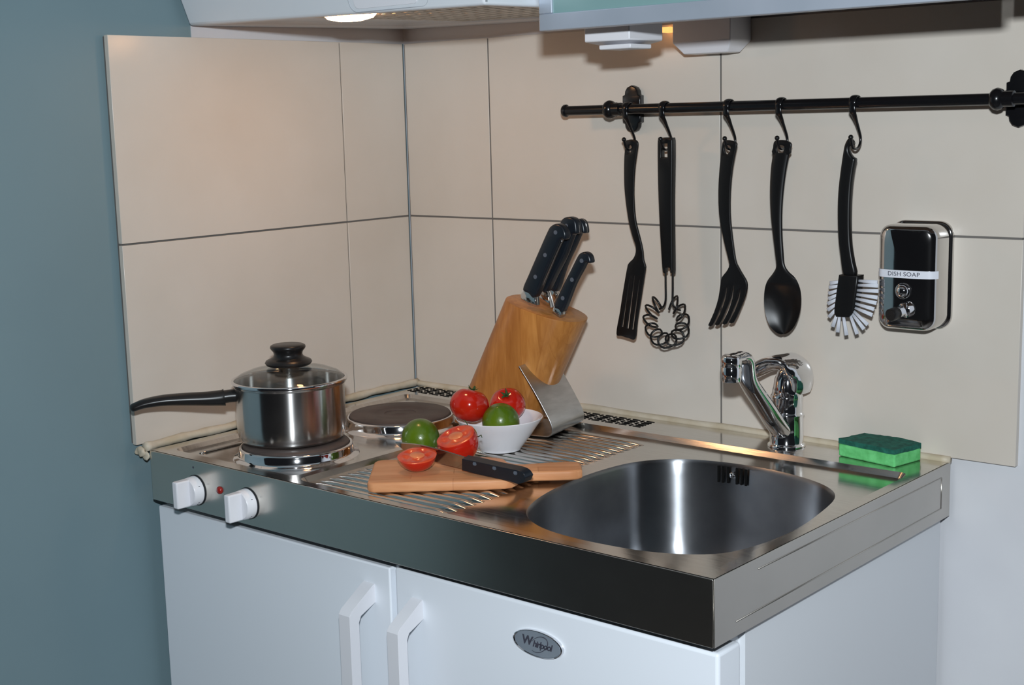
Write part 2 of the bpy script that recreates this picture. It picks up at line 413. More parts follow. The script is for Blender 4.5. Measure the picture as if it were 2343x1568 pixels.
# pressed lines beside the front hotplate
bm = bmesh.new()
for x, ya, yb in ((.088, -.545, -.36),):
    tube(bm, [(x,ya,-.0062),(x,ya+.004,-.0052),(x,ya+.010,-.0046),(x,yb-.006,-.0046),(x,yb,-.006)], [.001,.004,.005,.005,.002], 12, flat=[.0008,.0016,.0022,.0022,.001], up=(0,0,1))
obj('pressed_groove', bm, STEEL, wt, 180)
# hotplates
def hotplate(cx, cy, R):
    bm = bmesh.new()
    lathe(bm, [(R+.0135,-.0062),(R+.012,-.0048),(R+.0065,-.0035),(R+.0045,-.001),(R+.0042,.0075),(R+.0032,.0098),(R+.001,.0108),(R-.001,.0098),(R-.002,.006)], cx, cy, 0, 96)
    rim = obj('hotplate_rim', bm, CHROME, wt, 180)
    bm = bmesh.new()
    lathe(bm, [(R-.0015,.005),(R-.0015,.0125),(R-.0035,.0140),(R*.50,.0140),(R*.49,.0134),(R*.31,.0134),(R*.30,.0122),(R*.10,.0122),(R*.09,.0128),(0,.0128)], cx, cy, 0, 96)
    obj('hotplate', bm, CASTIRON, wt, 40)
HP = [(.212,-.465,.078), (.198,-.238,.081)]
for h in HP: hotplate(*h)
# control knobs, pilot light
def knob(px, py):
    c = at(px, py, 'y', Y0)
    M = Matrix.Translation((c.x, Y0, c.z)) @ Matrix.Rotation(PI/2, 4, 'X')
    bm = bmesh.new(); lathe(bm, [(0,.0015),(.0222,.0015),(.0224,0),(.0,0)], n=48, M=M)
    g = obj('knob_gasket', bm, GASKET, wt, 40)
    bm = bmesh.new(); lathe(bm, [(.0212,.0015),(.0212,.003),(.0200,.0150),(.0188,.0165),(0,.0165)], n=48, M=M)
    k = obj('control_knob', bm, PLAST, wt, 40)
    bm = bmesh.new(); box(bm, c.x-.0068, c.x+.0068, Y0-.037, Y0-.010, c.z-.0195, c.z+.0195)
    for v in bm.verts:
        if v.co.y < Y0-.03: v.co.x = c.x+(v.co.x-c.x)*.82
    gr = bev(obj('knob_grip', bm, PLAST, k, 40), .0022, 3)
    for a in (-.75,.5,-.95):                            # little scale marks on the skirt
        p = Vector((c.x+.0206*math.cos(a), Y0-.0075, c.z+.0206*math.sin(a)))
        obj('scale_mark', BX(p.x-.0002, p.x+.0003, p.y-.0012, p.y+.0012, p.z-.0005, p.z+.0005), INK, k)
knob(449, 1122); knob(568, 1152)
c = at(503, 1122, 'y', Y0)
M = Matrix.Translation((c.x, Y0, c.z)) @ Matrix.Rotation(PI/2, 4, 'X')
bm = bmesh.new(); lathe(bm, [(0,.0042),(.0035,.0038),(.0052,.0022),(.0056,.0)], n=28, M=M); obj('pilot_light', bm, RED, wt, 180)
c = at(442, 1070, 'y', Y0); bm = bmesh.new()
lathe(bm, [(0,.0003),(.0016,.0003),(.0016,0)], n=16, M=Matrix.Translation((c.x, Y0, c.z)) @ Matrix.Rotation(PI/2, 4, 'X'))
obj('printed_dot', bm, INK, wt)
# ================================================================== BASE CABINETS
DY = -.570; DT = -.0915; DBOT = -.80
def pull(x0, x1, zt, parent):
    """white D-shaped pull with a slanting top"""
    p = .046
    prof = [(DY+.001, zt), (DY-.004, zt-.002), (DY-p+.004, zt-.026), (DY-p, zt-.032), (DY-p, zt-.34), (DY-p+.004, zt-.346), (DY-.004, zt-.370), (DY+.001, zt-.372),
            (DY+.001, zt-.347), (DY-.026, zt-.335), (DY-.030, zt-.328), (DY-.030, zt-.044), (DY-.026, zt-.036), (DY+.001, zt-.025)]
    bm = bmesh.new()
    A = [bm.verts.new((x0, y, z)) for y, z in prof]; B = [bm.verts.new((x1, y, z)) for y, z in prof]
    n = len(prof)
    for i in range(n): bm.faces.new((A[i], A[(i+1) % n], B[(i+1) % n], B[i]))
    for L, s in ((A, 1), (B, -1)):
        for a, b in (((0,1,12,13),(1,2,11,12)) + ((2,3,10,11),(3,4,5,10),(5,6,9,10)) + ((6,7,8,9),)) if False else ((0,1,13,0),(1,12,13,1),(1,2,12,1),(2,11,12,2),(2,3,11,2),(3,4,11,3),(4,10,11,4),(4,5,10,4),(5,6,10,5),(6,9,10,6),(6,7,9,6),(7,8,9,7)) and ():
            pass
        for t in ((0,1,13),(1,12,13),(1,2,12),(2,11,12),(2,3,11),(3,4,11),(4,10,11),(4,5,10),(5,6,10),(6,9,10),(6,7,9),(7,8,9)):
            bm.faces.new([L[i] for i in t])
    bmesh.ops.dissolve_limit(bm, angle_limit=.001, verts=bm.verts, edges=bm.edges)
    return bev(obj('handle', bm, PLAST, parent, 30), .0014, 2)
cb = thing('base_cabinet', (.26,-.28,-LIFT), 'white base cabinet under the hotplates with a plain lacquered door', 'cabinet')
bm = bmesh.new(); box(bm, .012, .502, DY+.021, -.0, -LIFT, -.079); bev(obj('carcass', bm, LACQ2, cb), .001)
bm = bmesh.new(); box(bm, .013, .505, DY, DY+.019, DBOT, DT); d1 = bev(obj('door', bm, LACQ, cb), .0022, 3)
hx = at(855,1340,'y',DY).x
pull(.4565, .4765, at(855,1335,'y',DY).z+.000, d1)
fr = thing('refrigerator', (.75,-.28,-LIFT), 'white built-in refrigerator with an oval badge, under the sink', 'refrigerator')
bm = bmesh.new()
box(bm, .514, .528, DY+.062, -.002, -LIFT, -.079); box(bm, .987, .9885, DY+.062, -.002, -LIFT, -.079)
box(bm, .528, .987, -.012, -.002, -LIFT, -.079); box(bm, .528, .987, DY+.062, -.012, -LIFT, -.26); box(bm, .528, .987, DY+.062, DY+.070, -.26, -.079)
obj('carcass', bm, LACQ2, fr)
bm = bmesh.new(); box(bm, .517, .980, DY+.045, DY+.062, DBOT, -.083); obj('door_seal', bm, LACQ2, fr)
bm = bmesh.new(); box(bm, .514, .9935, DY, DY+.045, DBOT, DT+.003)
d2 = bev(obj('door', bm, LACQ, fr), .004, 4)
pull(.5435, .5625, at(965,1372,'y',DY).z, d2)
for x in (.506, .512): pass
obj('side_strip', BX(.5055, .5125, DY+.012, DY+.05, DBOT, -.0845), LACQ2, cb)
# oval badge
bc = at(1230, 1474, 'y', DY-.003)
bd = bmesh.new()
def oval(bm, prof, a, b):
    rings = []
    for k, d in prof:
        rings.append([bm.verts.new((bc.x+math.cos(2*PI*i/64)*(a*k if k > 0 else 0), DY-d, bc.z+math.sin(2*PI*i/64)*b*k)) for i in range(64)])
    for A, B in zip(rings, rings[1:]): bridge(bm, A, B)
    bm.faces.new(rings[-1])
bb = bmesh.new(); oval(bb, [(1,0),(1,.002),(.985,.0040),(.95,.0046),(.915,.0036)], .0375, .0160)
badge = obj('oval_badge', bb, CHROME, d2, 40)
bb = bmesh.new(); oval(bb, [(.915,.0034),(.91,.0038)], .0375, .0160)
bf = obj('badge_face', bb, mottle(mat('satin badge face', (.2,.22,.25), .45, .25), (.24,.28,.33), (.28,.32,.37), 20, 2), badge, 40)
RXM = Matrix.Rotation(PI/2, 4, 'X')
tm = text_mesh('W', .0150, .0002, .2, fat=.00045); tm.transform(Matrix.Translation((bc.x-.0155, DY-.0041, bc.z+.0015)) @ RXM)
obj('badge_initial', tm, INK, badge, None)
tm = text_mesh('hirlpool', .0110, .0002, .3, space=.84, fat=.00028); tm.transform(Matrix.Translation((bc.x+.0075, DY-.0041, bc.z-.0005)) @ RXM)
obj('badge_lettering', tm, INK, badge, None)
bm = bmesh.new()
sw = [(bc.x+.003+.0145*math.cos(a)*math.cos(.55)-.0085*math.sin(a)*math.sin(.55), DY-.0041, bc.z+.0145*math.cos(a)*math.sin(.55)+.0085*math.sin(a)*math.cos(.55)) for a in [-2.9+i*.24 for i in range(22)]]
tube(bm, sw, [.0002+.00035*math.sin(PI*i/21) for i in range(22)], 6); obj('badge_swoosh', bm, INK, badge, 180)
# ================================================================== EXTRACTOR HOOD
hd = thing('extractor_hood', (.297,-.22,.605), 'white extractor hood with a glowing lamp, above the hotplates', 'extractor hood')
HX1, HY = .590, -.452
bm = bmesh.new()
def hz(x): return .6165-.0175*x                        # hangs a few millimetres lower at its right end
v = [bm.verts.new(p) for p in ((.003,HY,hz(0)),(HX1,HY,hz(.59)),(HX1,WT,hz(.59)+.008),(.003,WT,hz(0)+.008),(-.004,HY-.050,.76),(HX1,HY-.050,.76),(HX1,WT,.76),(-.004,WT,.76))]
for f in ((4,5,6,7),(0,1,5,4),(1,2,6,5),(2,3,7,6),(3,0,4,7)): bm.faces.new([v[i] for i in f])
# underside: lip then recessed filter panel
lo = [v[0], v[1], v[2], v[3]]
def ip(x, y, dz=0): return bm.verts.new((x, y, hz(x)+(y-HY)/(-HY)*.008+dz))
i1 = [ip(.022,HY+.018), ip(HX1-.018,HY+.018), ip(HX1-.018,-.02), ip(.022,-.02)]
i2 = [ip(.026,HY+.022,.008), ip(HX1-.022,HY+.022,.008), ip(HX1-.022,-.024,.008), ip(.026,-.024,.008)]
bridge(bm, lo, i1); bridge(bm, i1, i2); bm.faces.new(i2)
bev(obj('hood_body', bm, HOODM, hd, 30), .004, 3, 50)
bm = bmesh.new()
for i in range(16):
    x = .20+i*.0215
    for j in range(7):
        y = HY+.05+j*.05; z = hz(x)+(y-HY)/(-HY)*.008+.004
        box(bm, x, x+.015, y, y+.038, z, z+.004)
obj('grease_filter', bm, MESHM, hd)
bm = bmesh.new(); lathe(bm, [(0,-.008),(.018,-.0075),(.034,-.004),(.040,.002),(.040,.006)], .283, -.388, hz(.28)+.004, 40)
for vv in bm.verts: vv.co.x = .283+(vv.co.x-.283)*1.15; vv.co.y = -.388+(vv.co.y+.388)*.7
obj('lamp_lens', bm, LAMP, hd, 180)
pc = at(880, 2, 'y', HY+.002)
bm = bmesh.new()
L = rrect(at(805,10,'y',HY).x, at(985,10,'y',HY).x, hz(.4)+.0025, .665, .012)
tube(bm, [(x, HY-.0004-(z-.611)*.345, z) for x, z in L], .0007, 6, closed=True); obj('control_panel', bm, mat('grey plastic line', (.45,.48,.52), .5), hd, 180)
bm = bmesh.new()
L = rrect(at(818,10,'y',HY).x, at(960,10,'y',HY).x, hz(.4)+.0065, .655, .006)
f = bm.faces.new([bm.verts.new((x, HY-.0022-(z-.611)*.345, z)) for x, z in L]); 
r = bmesh.ops.extrude_face_region(bm, geom=[f]); bmesh.ops.translate(bm, verts=[g for g in r['geom'] if isinstance(g, bmesh.types.BMVert)], vec=(0,.004,0))
sp = obj('switch_plate', bm, PLAST, hd, 30)
q = at(846, 2, 'y', HY-.003); bm = bmesh.new(); ball(bm, q, .0022); obj('slider_switch', bm, GASKET, sp, 180)
bm = bmesh.new(); box(bm, HX1-.0012, HX1+.0006, HY+.001, HY+.004, .61, .758); obj('end_seam', bm, mat('hood seam grey', (.3,.32,.34), .6), hd)  # thin grey strip along the seam at the hood's right end
# ================================================================== WALL CABINET
wc = thing('wall_cabinet', (.89,-.17,.58), 'wall cabinet with an aluminium framed frosted glass door, above the sink', 'cabinet')
CX0, CX1, CY, CZ = .592, 1.186, -.352, .5775
cz = lambda x: CZ-.0085*(x-CX0)/.6
bm = bmesh.new(); box(bm, CX0+.002, CX1-.001, CY+.021, WT, CZ+.030, .95); box(bm, CX1+.001, 1.40, CY+.019, WT, CZ+.009, .95); bev(obj('carcass', bm, mat('grey brown carcass', (.16,.11,.085), .6), wc), .001)
fw = .021
bm = bmesh.new()
box(bm, CX0, CX1, CY, CY+.018, CZ, CZ+.021); box(bm, CX0, CX0+fw, CY, CY+.018, CZ+.021, .95); box(bm, CX1-fw, CX1, CY, CY+.018, CZ+.021, .95)
box(bm, CX0+fw, CX1-fw, CY, CY+.018, .92, .95)
dr = bev(obj('door_frame', bm, ALU, wc), .0012, 2)
bm = bmesh.new(); box(bm, CX0+fw, CX1-fw, CY+.003, CY+.009, CZ+.021, .92); obj('glass_panel', bm, FROST, dr)
# two white plastic fittings below it
pb = thing('plug_adapter', (.645,-.243,.5775), 'small stepped white plastic fitting hanging under the wall cabinet, left of the larger box', 'plug')
def frust(bm, x0, x1, y0, y1, zt, zm, zb, t):
    a = [(x0,y0),(x1,y0),(x1,y1),(x0,y1)]; b = [(x0+t,y0+t),(x1-t,y0+t),(x1-t,y1-t),(x0+t,y1-t)]
    A, B, D = loopv(bm, a, zt), loopv(bm, a, zm), loopv(bm, b, zb)
    bridge(bm, A, B); bridge(bm, B, D); bm.faces.new(A); bm.faces.new(D)
bm = bmesh.new(); frust(bm, .609, .681, -.280, -.205, CZ+.030, .5645, .5585, .018); bev(obj('housing', bm, PLAST, pb), .0015)
bm = bmesh.new(); a = .022
frust(bm, .609+a, .681, -.280+.002, -.205-a-.004, .5595, .555, .5535, .001); bev(obj('lower_step', bm, PLAST, pb), .001)
sb2 = thing('socket_box', (.645,-.025,.553), 'larger white plastic box with a tapered base fixed to the tiles under the wall cabinet', 'socket box')
bm = bmesh.new(); frust(bm, .596, .692, -.056, WT-.0092, CZ+.030, .5685, .5525, .0115); bev(obj('housing', bm, PLAST, sb2), .0015)
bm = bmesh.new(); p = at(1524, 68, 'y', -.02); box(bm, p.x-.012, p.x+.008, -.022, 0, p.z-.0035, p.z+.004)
bev(obj('warm_glow_patch', bm, AMBER, sb2), .001)  # added glowing block, stands in for a warm lit spot beside the box
# ================================================================== RAIL
RY, RZ, RR = -.050, .4775, .0073
rl = thing('utensil_rail', (.78, 0, RZ), 'long black iron utensil rail with two scrolled wall brackets', 'rail')
bm = bmesh.new(); x0 = .3915
MX = Matrix.Translation((x0, RY, RZ)) @ Matrix.Rotation(PI/2, 4, 'Y')
lathe(bm, [(0,0),(.0085,0),(.0095,.0015),(.0095,.005),(.0080,.0065),(RR,.007),(RR,.80),(.009,.801),(.0095,.806),(0,.808)], n=28, M=MX)
obj('rail_bar', bm, IRON, rl, 40)
def bracket(x):
    bm = bmesh.new()
    MX = Matrix.Translation((x-.0165, RY, RZ)) @ Matrix.Rotation(PI/2, 4, 'Y')
    lathe(bm, [(RR,0),(.0095,.001),(.0125,.004),(.0140,.009),(.0125,.014),(.0095,.017),(RR,.018)], n=28, M=MX)
    tube(bm, [(x+.004,RY,RZ),(x+.004,RY+.02,RZ),(x+.004,-.006,RZ)], [.0105,.0085,.010], 16)
    MX = Matrix.Translation((x-.004, RY, RZ)) @ Matrix.Rotation(PI/2, 4, 'Y')
    lathe(bm, [(RR,0),(.0098,.001),(.0098,.017),(RR,.018)], n=24, M=MX)
    br = obj('wall_bracket', bm, IRON, rl, 50)
    # scrolled plate
    L = []
    w, w2, h1, h2 = .0165, .0125, .022, .034
    pts = [(w,-.012),(w,.012),(w,.020),(w2,.0215),(w2*.93,.027),(w2*.62,.0325),(0,.0355),(-w2*.62,.0325),(-w2*.93,.027),(-w2,.0215),(-w,.020),(-w,.012),(-w,-.012),(-w,-.020),(-w2,-.0215),(-w2*.93,-.027),(-w2*.62,-.0325),(0,-.0355),(w2*.62,-.0325),(w2*.93,-.027),(w2,-.0215),(w,-.020)]
    bm = flat_shape('plate', [[(x+.004+a, RZ+b) for a, b in pts]], .011, .0018)
    for v in bm.verts: v.co = (v.co.x, -.0060-v.co.z, v.co.y)
    obj('bracket_plate', bm, IRON, br, 40)
bracket(.4865); bracket(1.0755)
# S-hooks
hook_px = [1437, 1521, 1668, 1788, 1957]
hook_x = [at(u, 250-(u-1437)*.03, 'y', RY).x for u in hook_px]
def make_hook():
    o = bmesh.new(); x = hook_x[1]
    r = RR+.0018
    P = []; A = []; B = []
    for a in [-35, 0, 30, 60, 90, 120, 150, 180, 205]:            # over the rail, from behind to the front
        t = math.radians(a); P.append((x, RY+r*math.cos(t), RZ+r*math.sin(t))); A.append(.0052 if 10 < a < 200 else .0045); B.append(.0016)
    A[0] = .003
    for (y, z, a, b) in ((RY-.0075, RZ-.011, .0052, .0015), (RY-.002, RZ-.017, .0038, .0018), (RY+.005, RZ-.026, .0023, .0021), (RY+.0125, RZ-.037, .0019, .0019), (RY+.0165, RZ-.045, .0018, .0018),
                         (RY+.0155, RZ-.053, .0018, .0018), (RY+.010, RZ-.0585, .0018, .0018), (RY+.002, RZ-.060, .0018, .0018), (RY-.0055, RZ-.057, .0018, .0018), (RY-.0095, RZ-.051, .0018, .0018), (RY-.0110, RZ-.0455, .0018, .0018)):
        P.append((x, y, z)); A.append(a); B.append(b)
    Q = catmull(P, 4); n = len(Q)
    def it(L): return [L[min(int(i/4), len(L)-1)]*(1-(i/4 % 1)) + L[min(int(i/4)+1, len(L)-1)]*(i/4 % 1) for i in range(n)]
    tube(o, Q, it(B), 12, flat=it(A), up=(1, 0, 0))
    ball(o, Vector(P[-1])+Vector((0,-.0003,.0012)), .0034)
    return obj('s_hook', o, IRON, None, 180, loc=(x, RY, RZ))
hook = make_hook()
hl = ['black s-hook on the rail in front of the left bracket, holding the slotted spatula', 'black s-hook holding the coil whisk', 'black s-hook holding the large serving fork',
      'black s-hook holding the large spoon', 'black s-hook holding the dish brush, farthest right']
for i, x in enumerate(hook_x):
    h = hook if i == 1 else hook.copy()
    if i != 1: C.objects.link(h)
    h.location = (x, RY, RZ); setp(h, hl[i], 'hook', 's-hooks on the utensil rail')
# ------------------------------------------------------------------ hanging utensils
UY = -.0485
def z7(L, ox=1380, oy=180, s=2.53): return [(ox+a/s, oy+b/s) for a, b in L]
def circ_hole(L): return L
# spatula
sp = thing('slotted_spatula', at(1443,322,'y',UY), 'black nylon slotted spatula, leftmost of the hanging utensils', 'spatula')
out = z7([(165,352),(150,354),(133,362),(130,400),(125,470),(125,600),(133,700),(150,820),(172,910),(190,965),(191,1005),(178,1040),(150,1070),(141,1100),(120,1220),(100,1350),(80,1475),(110,1490),(150,1502),(187,1505),(200,1400),(222,1260),(245,1110),(247,1085),(236,1045),(230,985),(212,910),(190,820),(180,700),(180,600),(187,500),(198,420),(203,375),(190,356)])
slots = [z7([(154,1150),(158,1150),(118,1438),(109,1438)]), z7([(182,1140),(187,1140),(150,1447),(139,1447)]), z7([(210,1165),(215,1165),(177,1453),(167,1453)])]
hole = z7([(151,392),(158,384),(167,392),(168,405),(160,430),(153,432),(149,412)])
wall_shape('blade_and_handle', [out, hole]+slots, UY, .0042, BLACK, sp, .0010, 4, sharp=(2,3,4))
# whisk
wk = thing('coil_whisk', at(1525,318,'y',UY), 'black whisk with a ring of spiral coils, between the spatula and the fork', 'whisk')
ho = z7([(335,345),(365,340),(400,345),(411,360),(410,550),(408,700),(409,900),(411,1112),(405,1122),(398,1122),(396,1095),(368,1095),(366,1122),(358,1122),(352,1090),(340,900),(331,700),(327,550),(326,360)])
hh = z7([(346,375),(382,375),(382,455),(346,455)])
o = wall_shape('handle', [ho, hh], UY, .011, BLACK, wk, .0016, 2, sharp=(1,))
bm = bmesh.new()
def P7(a, b, y=UY): return at(1380+a/2.53, 180+b/2.53, 'y', y)
tube(bm, catmull([P7(361,1100),P7(362,1200),P7(362,1280),P7(350,1318),P7(325,1335)], 5), .0016, 8)
tube(bm, catmull([P7(403,1100),P7(403,1220),P7(403,1300),P7(420,1330),P7(448,1342)], 5), .0016, 8)
obj('wire_stem', bm, BLACK, wk, 180)
rc = P7(366, 1402); Rm = .0305; cr = .0108; Q = []
turns = 11; a0 = math.radians(112); a1 = a0+math.radians(322)
N = turns*16
for i in range(N+1):
    t = i/N; a = a0+(a1-a0)*t; ph = 2*PI*turns*t+PI
    rr = Rm+cr*math.cos(ph)*(1+.12*math.sin(i*.9)); tang = .0066*math.sin(ph)
    Q.append(Vector((rc.x+rr*math.cos(a)*.96-tang*math.sin(a), UY+.0095*math.sin(ph), rc.z+rr*math.sin(a)+tang*math.cos(a))))
bm = bmesh.new(); tube(bm, Q, .0016, 7); obj('spiral_coil', bm, BLACK, wk, 180)
# fork
fk = thing('serving_fork', at(1668,322,'y',UY), 'large black nylon serving fork with four tines hanging from the rail', 'fork')
fo = z7([(730,356),(705,358),(694,372),(690,400),(677,520),(670,650),(674,780),(690,880),(712,980),(731,1055),(731,1090),(712,1122),(690,1150),(683,1185),(672,1270),(650,1350),(622,1420),(624,1427),(645,1426),
          (676,1350),(704,1270),(716,1212),(721,1212),(712,1275),(688,1352),(660,1415),(662,1423),(684,1422),(716,1345),(744,1268),(755,1200),(760,1200),(753,1272),(730,1350),(702,1410),(704,1418),(727,1416),
          (756,1345),(784,1270),(793,1222),(798,1222),(792,1275),(768,1345),(740,1404),(742,1411),(766,1410),(800,1330),(828,1250),(836,1195),(828,1165),(812,1138),(786,1092),(768,1045),(748,900),(737,780),(738,650),(750,520),(768,420),(776,378),(762,364)])
fh = z7([(704,398),(716,386),(732,387),(743,400),(737,420),(722,438),(711,434),(706,418)])
wall_shape('tines_and_handle', [fo, fh], UY, .0045, BLACK, fk, .0010, 2, bend=lambda x, z: -.006*max(0, (.24-z)/.09)**2 if z < .24 else 0)
# spoon (solid modelled in rows so the bowl is hollow)
sn = thing('serving_spoon', at(1788,322,'y',UY), 'large black nylon serving spoon hanging to the right of the fork', 'spoon')
def spoon():
    Lp = catmull([(*q, 0) for q in [(985,430),(972,520),(966,650),(970,780),(982,900),(995,1010),(1002,1085),(985,1125),(952,1170),(936,1220),(932,1290),(940,1360),(963,1427),(1000,1468),(1030,1481)]], 5)
    Rp = catmull([(*q, 0) for q in [(1080,430),(1062,520),(1045,650),(1037,780),(1038,900),(1044,1000),(1051,1075),(1072,1115),(1112,1155),(1138,1210),(1147,1275),(1140,1350),(1112,1427),(1075,1470),(1040,1481)]], 5)
    bm = bmesh.new(); nu = 12; rows = []
    top = at(1380, 180+1120/2.53, 'y', UY).z; bot = at(1380, 180+1481/2.53, 'y', UY).z
    for l, r in zip(Lp, Rp):
        a, b = P7(l.x, l.y), P7(r.x, r.y); row = []
        for side in (0, 1):
            rr = []
            for k in range(nu+1):
                s = k/nu; p = a.lerp(b, s); u = 2*s-1
                t = (top-p.z)/(top-bot)
                cup = .013*max(0, math.sin(PI*min(max(t,0),1)**.8))**1.3*(1-u*u) if t > 0 else 0
                th = .0019*(1-abs(u)**6*.8)
                crown = -.0012*(1-u*u)*min(1, -t*2.5) if t < 0 else 0
                rr.append(bm.verts.new((p.x, UY+cup+(th if side else -th+crown), p.z)))
            row.append(rr)
        rows.append(row)
    for A, B in zip(rows, rows[1:]):
        for k in range(nu):
            bm.faces.new((A[0][k], A[0][k+1], B[0][k+1], B[0][k])); bm.faces.new((A[1][k], B[1][k], B[1][k+1], A[1][k+1]))
        bm.faces.new((A[0][0], B[0][0], B[1][0], A[1][0])); bm.faces.new((A[0][nu], A[1][nu], B[1][nu], B[0][nu]))
    E = rows[-1]
    for k in range(nu): bm.faces.new((E[0][k], E[0][k+1], E[1][k+1], E[1][k]))
    E = rows[0]
    for k in range(nu): bm.faces.new((E[0][k+1], E[0][k], E[1][k], E[1][k+1]))
    return bm
obj('spoon_bowl', spoon(), BLACK, sn, 70)
so = z7([(1000,360),(990,372),(986,400),(984,440),(1079,440),(1086,410),(1092,382),(1080,366),(1055,357),(1025,355)])
shh = z7([(1008,398),(1020,386),(1040,386),(1053,398),(1047,420),(1034,438),(1018,434),(1008,418)])
wall_shape('hanging_eye', [so, shh], UY-.0002, .0042, BLACK, sn, .001, 2)
# dish brush
br = thing('dish_brush', at(1945,345,'y',UY), 'black handled dish brush with white bristles beside the soap dispenser', 'brush')
def z8(L): return [(1880+a/3.016, 280+b/3.016) for a, b in L]
bo = z8([(186,116),(168,150),(158,195),(142,300),(124,450),(117,600),(121,780),(136,920),(160,1050),(240,1052),(226,960),(209,850),(203,720),(205,560),(214,420),(230,310),(240,254),(222,240),(205,218),(195,192),(200,168),(222,158),(226,140),(216,120),(200,110)])
wall_shape('handle', [bo], UY, .010, BLACK, br, .003, 3)
hd_o = z8([(140,1048),(272,1055),(262,1150),(242,1290),(228,1320),(208,1342),(120,1338),(108,1310),(108,1280),(125,1150)])
wall_shape('brush_head', [hd_o], UY, .020, BLACK, br, .002, 2, sharp=(0,))
bm = bmesh.new()
ends = [((135,1100),(58,1110)),((132,1128),(52,1140)),((128,1155),(48,1182)),((124,1185),(48,1218)),((120,1215),(42,1252)),((116,1245),(42,1295)),((112,1275),(50,1345)),((112,1305),(76,1412)),((125,1330),(110,1450)),((150,1336),(172,1470)),
        ((200,1338),(245,1462)),((218,1330),(292,1428)),((230,1312),(318,1398)),((240,1285),(350,1330)),((243,1255),(362,1290)),((247,1220),(378,1248)),((251,1190),(386,1210)),((256,1160),(392,1165)),((262,1125),(390,1128)),((266,1095),(385,1105))]
for (a, b) in ends:
    for dy in (-.006, 0, .006):
        for sx in (-9, -3, 3, 9):
            dx, dz = b[0]-a[0], b[1]-a[1]; l = math.hypot(dx, dz); ox, oz = -dz/l*sx, dx/l*sx
            p = at(1880+(a[0]-dx*.08+ox*.5)/3.016, 280+(a[1]-dz*.08+oz*.5)/3.016, 'y', UY+dy); q = at(1880+(b[0]+ox)/3.016, 280+(b[1]+oz)/3.016, 'y', UY+dy*1.5)
            tube(bm, [p, q], .0011, 5)
o = obj('bristles', bm, BRISTLE, br, 180); o['label'] = 'white nylon bristles'; o['kind'] = 'stuff'
# ================================================================== SOAP DISPENSER
sd = thing('soap_dispenser', (.953, 0, .18), 'polished steel wall soap dispenser labelled DISH SOAP', 'soap dispenser')
DX0, DX1, DZ0, DZ1, DD = .9135, .9945, .1815, .3195, .050
def rloops(bm, spec):
    rings = []
    for (e, y, r) in spec:
        L = rrect(DX0+e, DX1-e, DZ0+e, DZ1-e, r, 8); rings.append([bm.verts.new((x, y, z)) for x, z in L])
    for a, b in zip(rings, rings[1:]): bridge(bm, a, b)
    return rings
bm = bmesh.new()
R_ = rloops(bm, [(-.0025,-.0,.019),(-.0025,-.004,.019),(-.0015,-.0055,.019),(.0005,-.006,.018),(0,-.012,.018),(0,-DD+.012,.017),(.0006,-DD+.006,.016),(.003,-DD+.002,.015),(.007,-DD,.013)])
# gently crowned front
last = R_[-1]
for k, dy in ((.8,-.0020),(.6,-.0036),(.4,-.0048),(.2,-.0054)):
    cx, cz_ = (DX0+DX1)/2, (DZ0+DZ1)/2
    nw = [bm.verts.new((cx+(v.co.x-cx)*k, -DD, cz_+(v.co.z-cz_)*k)) for v in R_[-1]]
    bridge(bm, last, nw); last = nw
bm.faces.new(last)
for v in bm.verts:
    if v.co.y < -DD+.013: v.co.y -= .0060*(1-min(1, abs((v.co.x-cx)/((DX1-DX0)/2)))**2)
obj('dispenser_body', bm, POLISH, sd, 50)
lz = at(2075,627,'y',-DD).z
bm = bmesh.new()
prev = None
for x in [DX0-.0006+(DX1-DX0+.0012)*i/24 for i in range(25)]:
    e = min(x-DX0, DX1-x); hwx = (DX1-DX0)/2; d = -DD-.0012-.0060*(1-min(1,abs(x-DX0-hwx)/hwx)**2)+(.0062*(max(0,(.007-e))/.007)**2)
    r = [bm.verts.new((x, d, lz-.0050)), bm.verts.new((x, d, lz+.0050)), bm.verts.new((x, d+.0014, lz+.0050)), bm.verts.new((x, d+.0014, lz-.0050))]
    if prev:
        for k in range(4): bm.faces.new((prev[k], prev[(k+1) % 4], r[(k+1) % 4], r[k]))
    prev = r
lb = obj('label_strip', bm, LABEL, sd, 40)
tm = text_mesh('DISH SOAP', .0078, .0001, 0, space=1.05)
for v in tm.verts: v.co.x *= 1.12
tm.transform(Matrix.Translation((at(2067,628,'y',-DD-.006).x, -DD-.0013, lz)) @ RXM)
for v in tm.verts: v.co.y -= .0060*(1-min(1, abs(v.co.x-(DX0+DX1)/2)/((DX1-DX0)/2))**2)
obj('lettering', tm, INK, lb, None)
p = at(2067, 666, 'y', -DD-.006); bm = bmesh.new()
lathe(bm, [(.0105,-.002),(.0105,.004),(.0100,.0046),(.0092,.0046),(.0088,.003),(.0085,.0065),(.0060,.0095),(.0,.0108)], n=36, M=Matrix.Translation((p.x, -DD-.0045, p.z)) @ RXM)
obj('viewing_button', bm, CHROME, sd, 60)
p = at(2076, 708, 'y', -DD-.006); q = at(2036, 722, 'y', -DD-.036)
bm = bmesh.new(); d = (q-p).normalized()
tube(bm, [p-d*.002, p+d*.006, p+d*.008, p.lerp(q,.35), p.lerp(q,.6)], [.0105,.0100,.0080,.0075,.0072], 24)
pu = obj('push_spout', bm, CHROME, sd, 40)
bm = bmesh.new(); tube(bm, [p.lerp(q,.55), p.lerp(q,.62), q-d*.001, q], [.0072,.0084,.0084,.0078], 24); obj('push_cap', bm, BAKE, pu, 40)
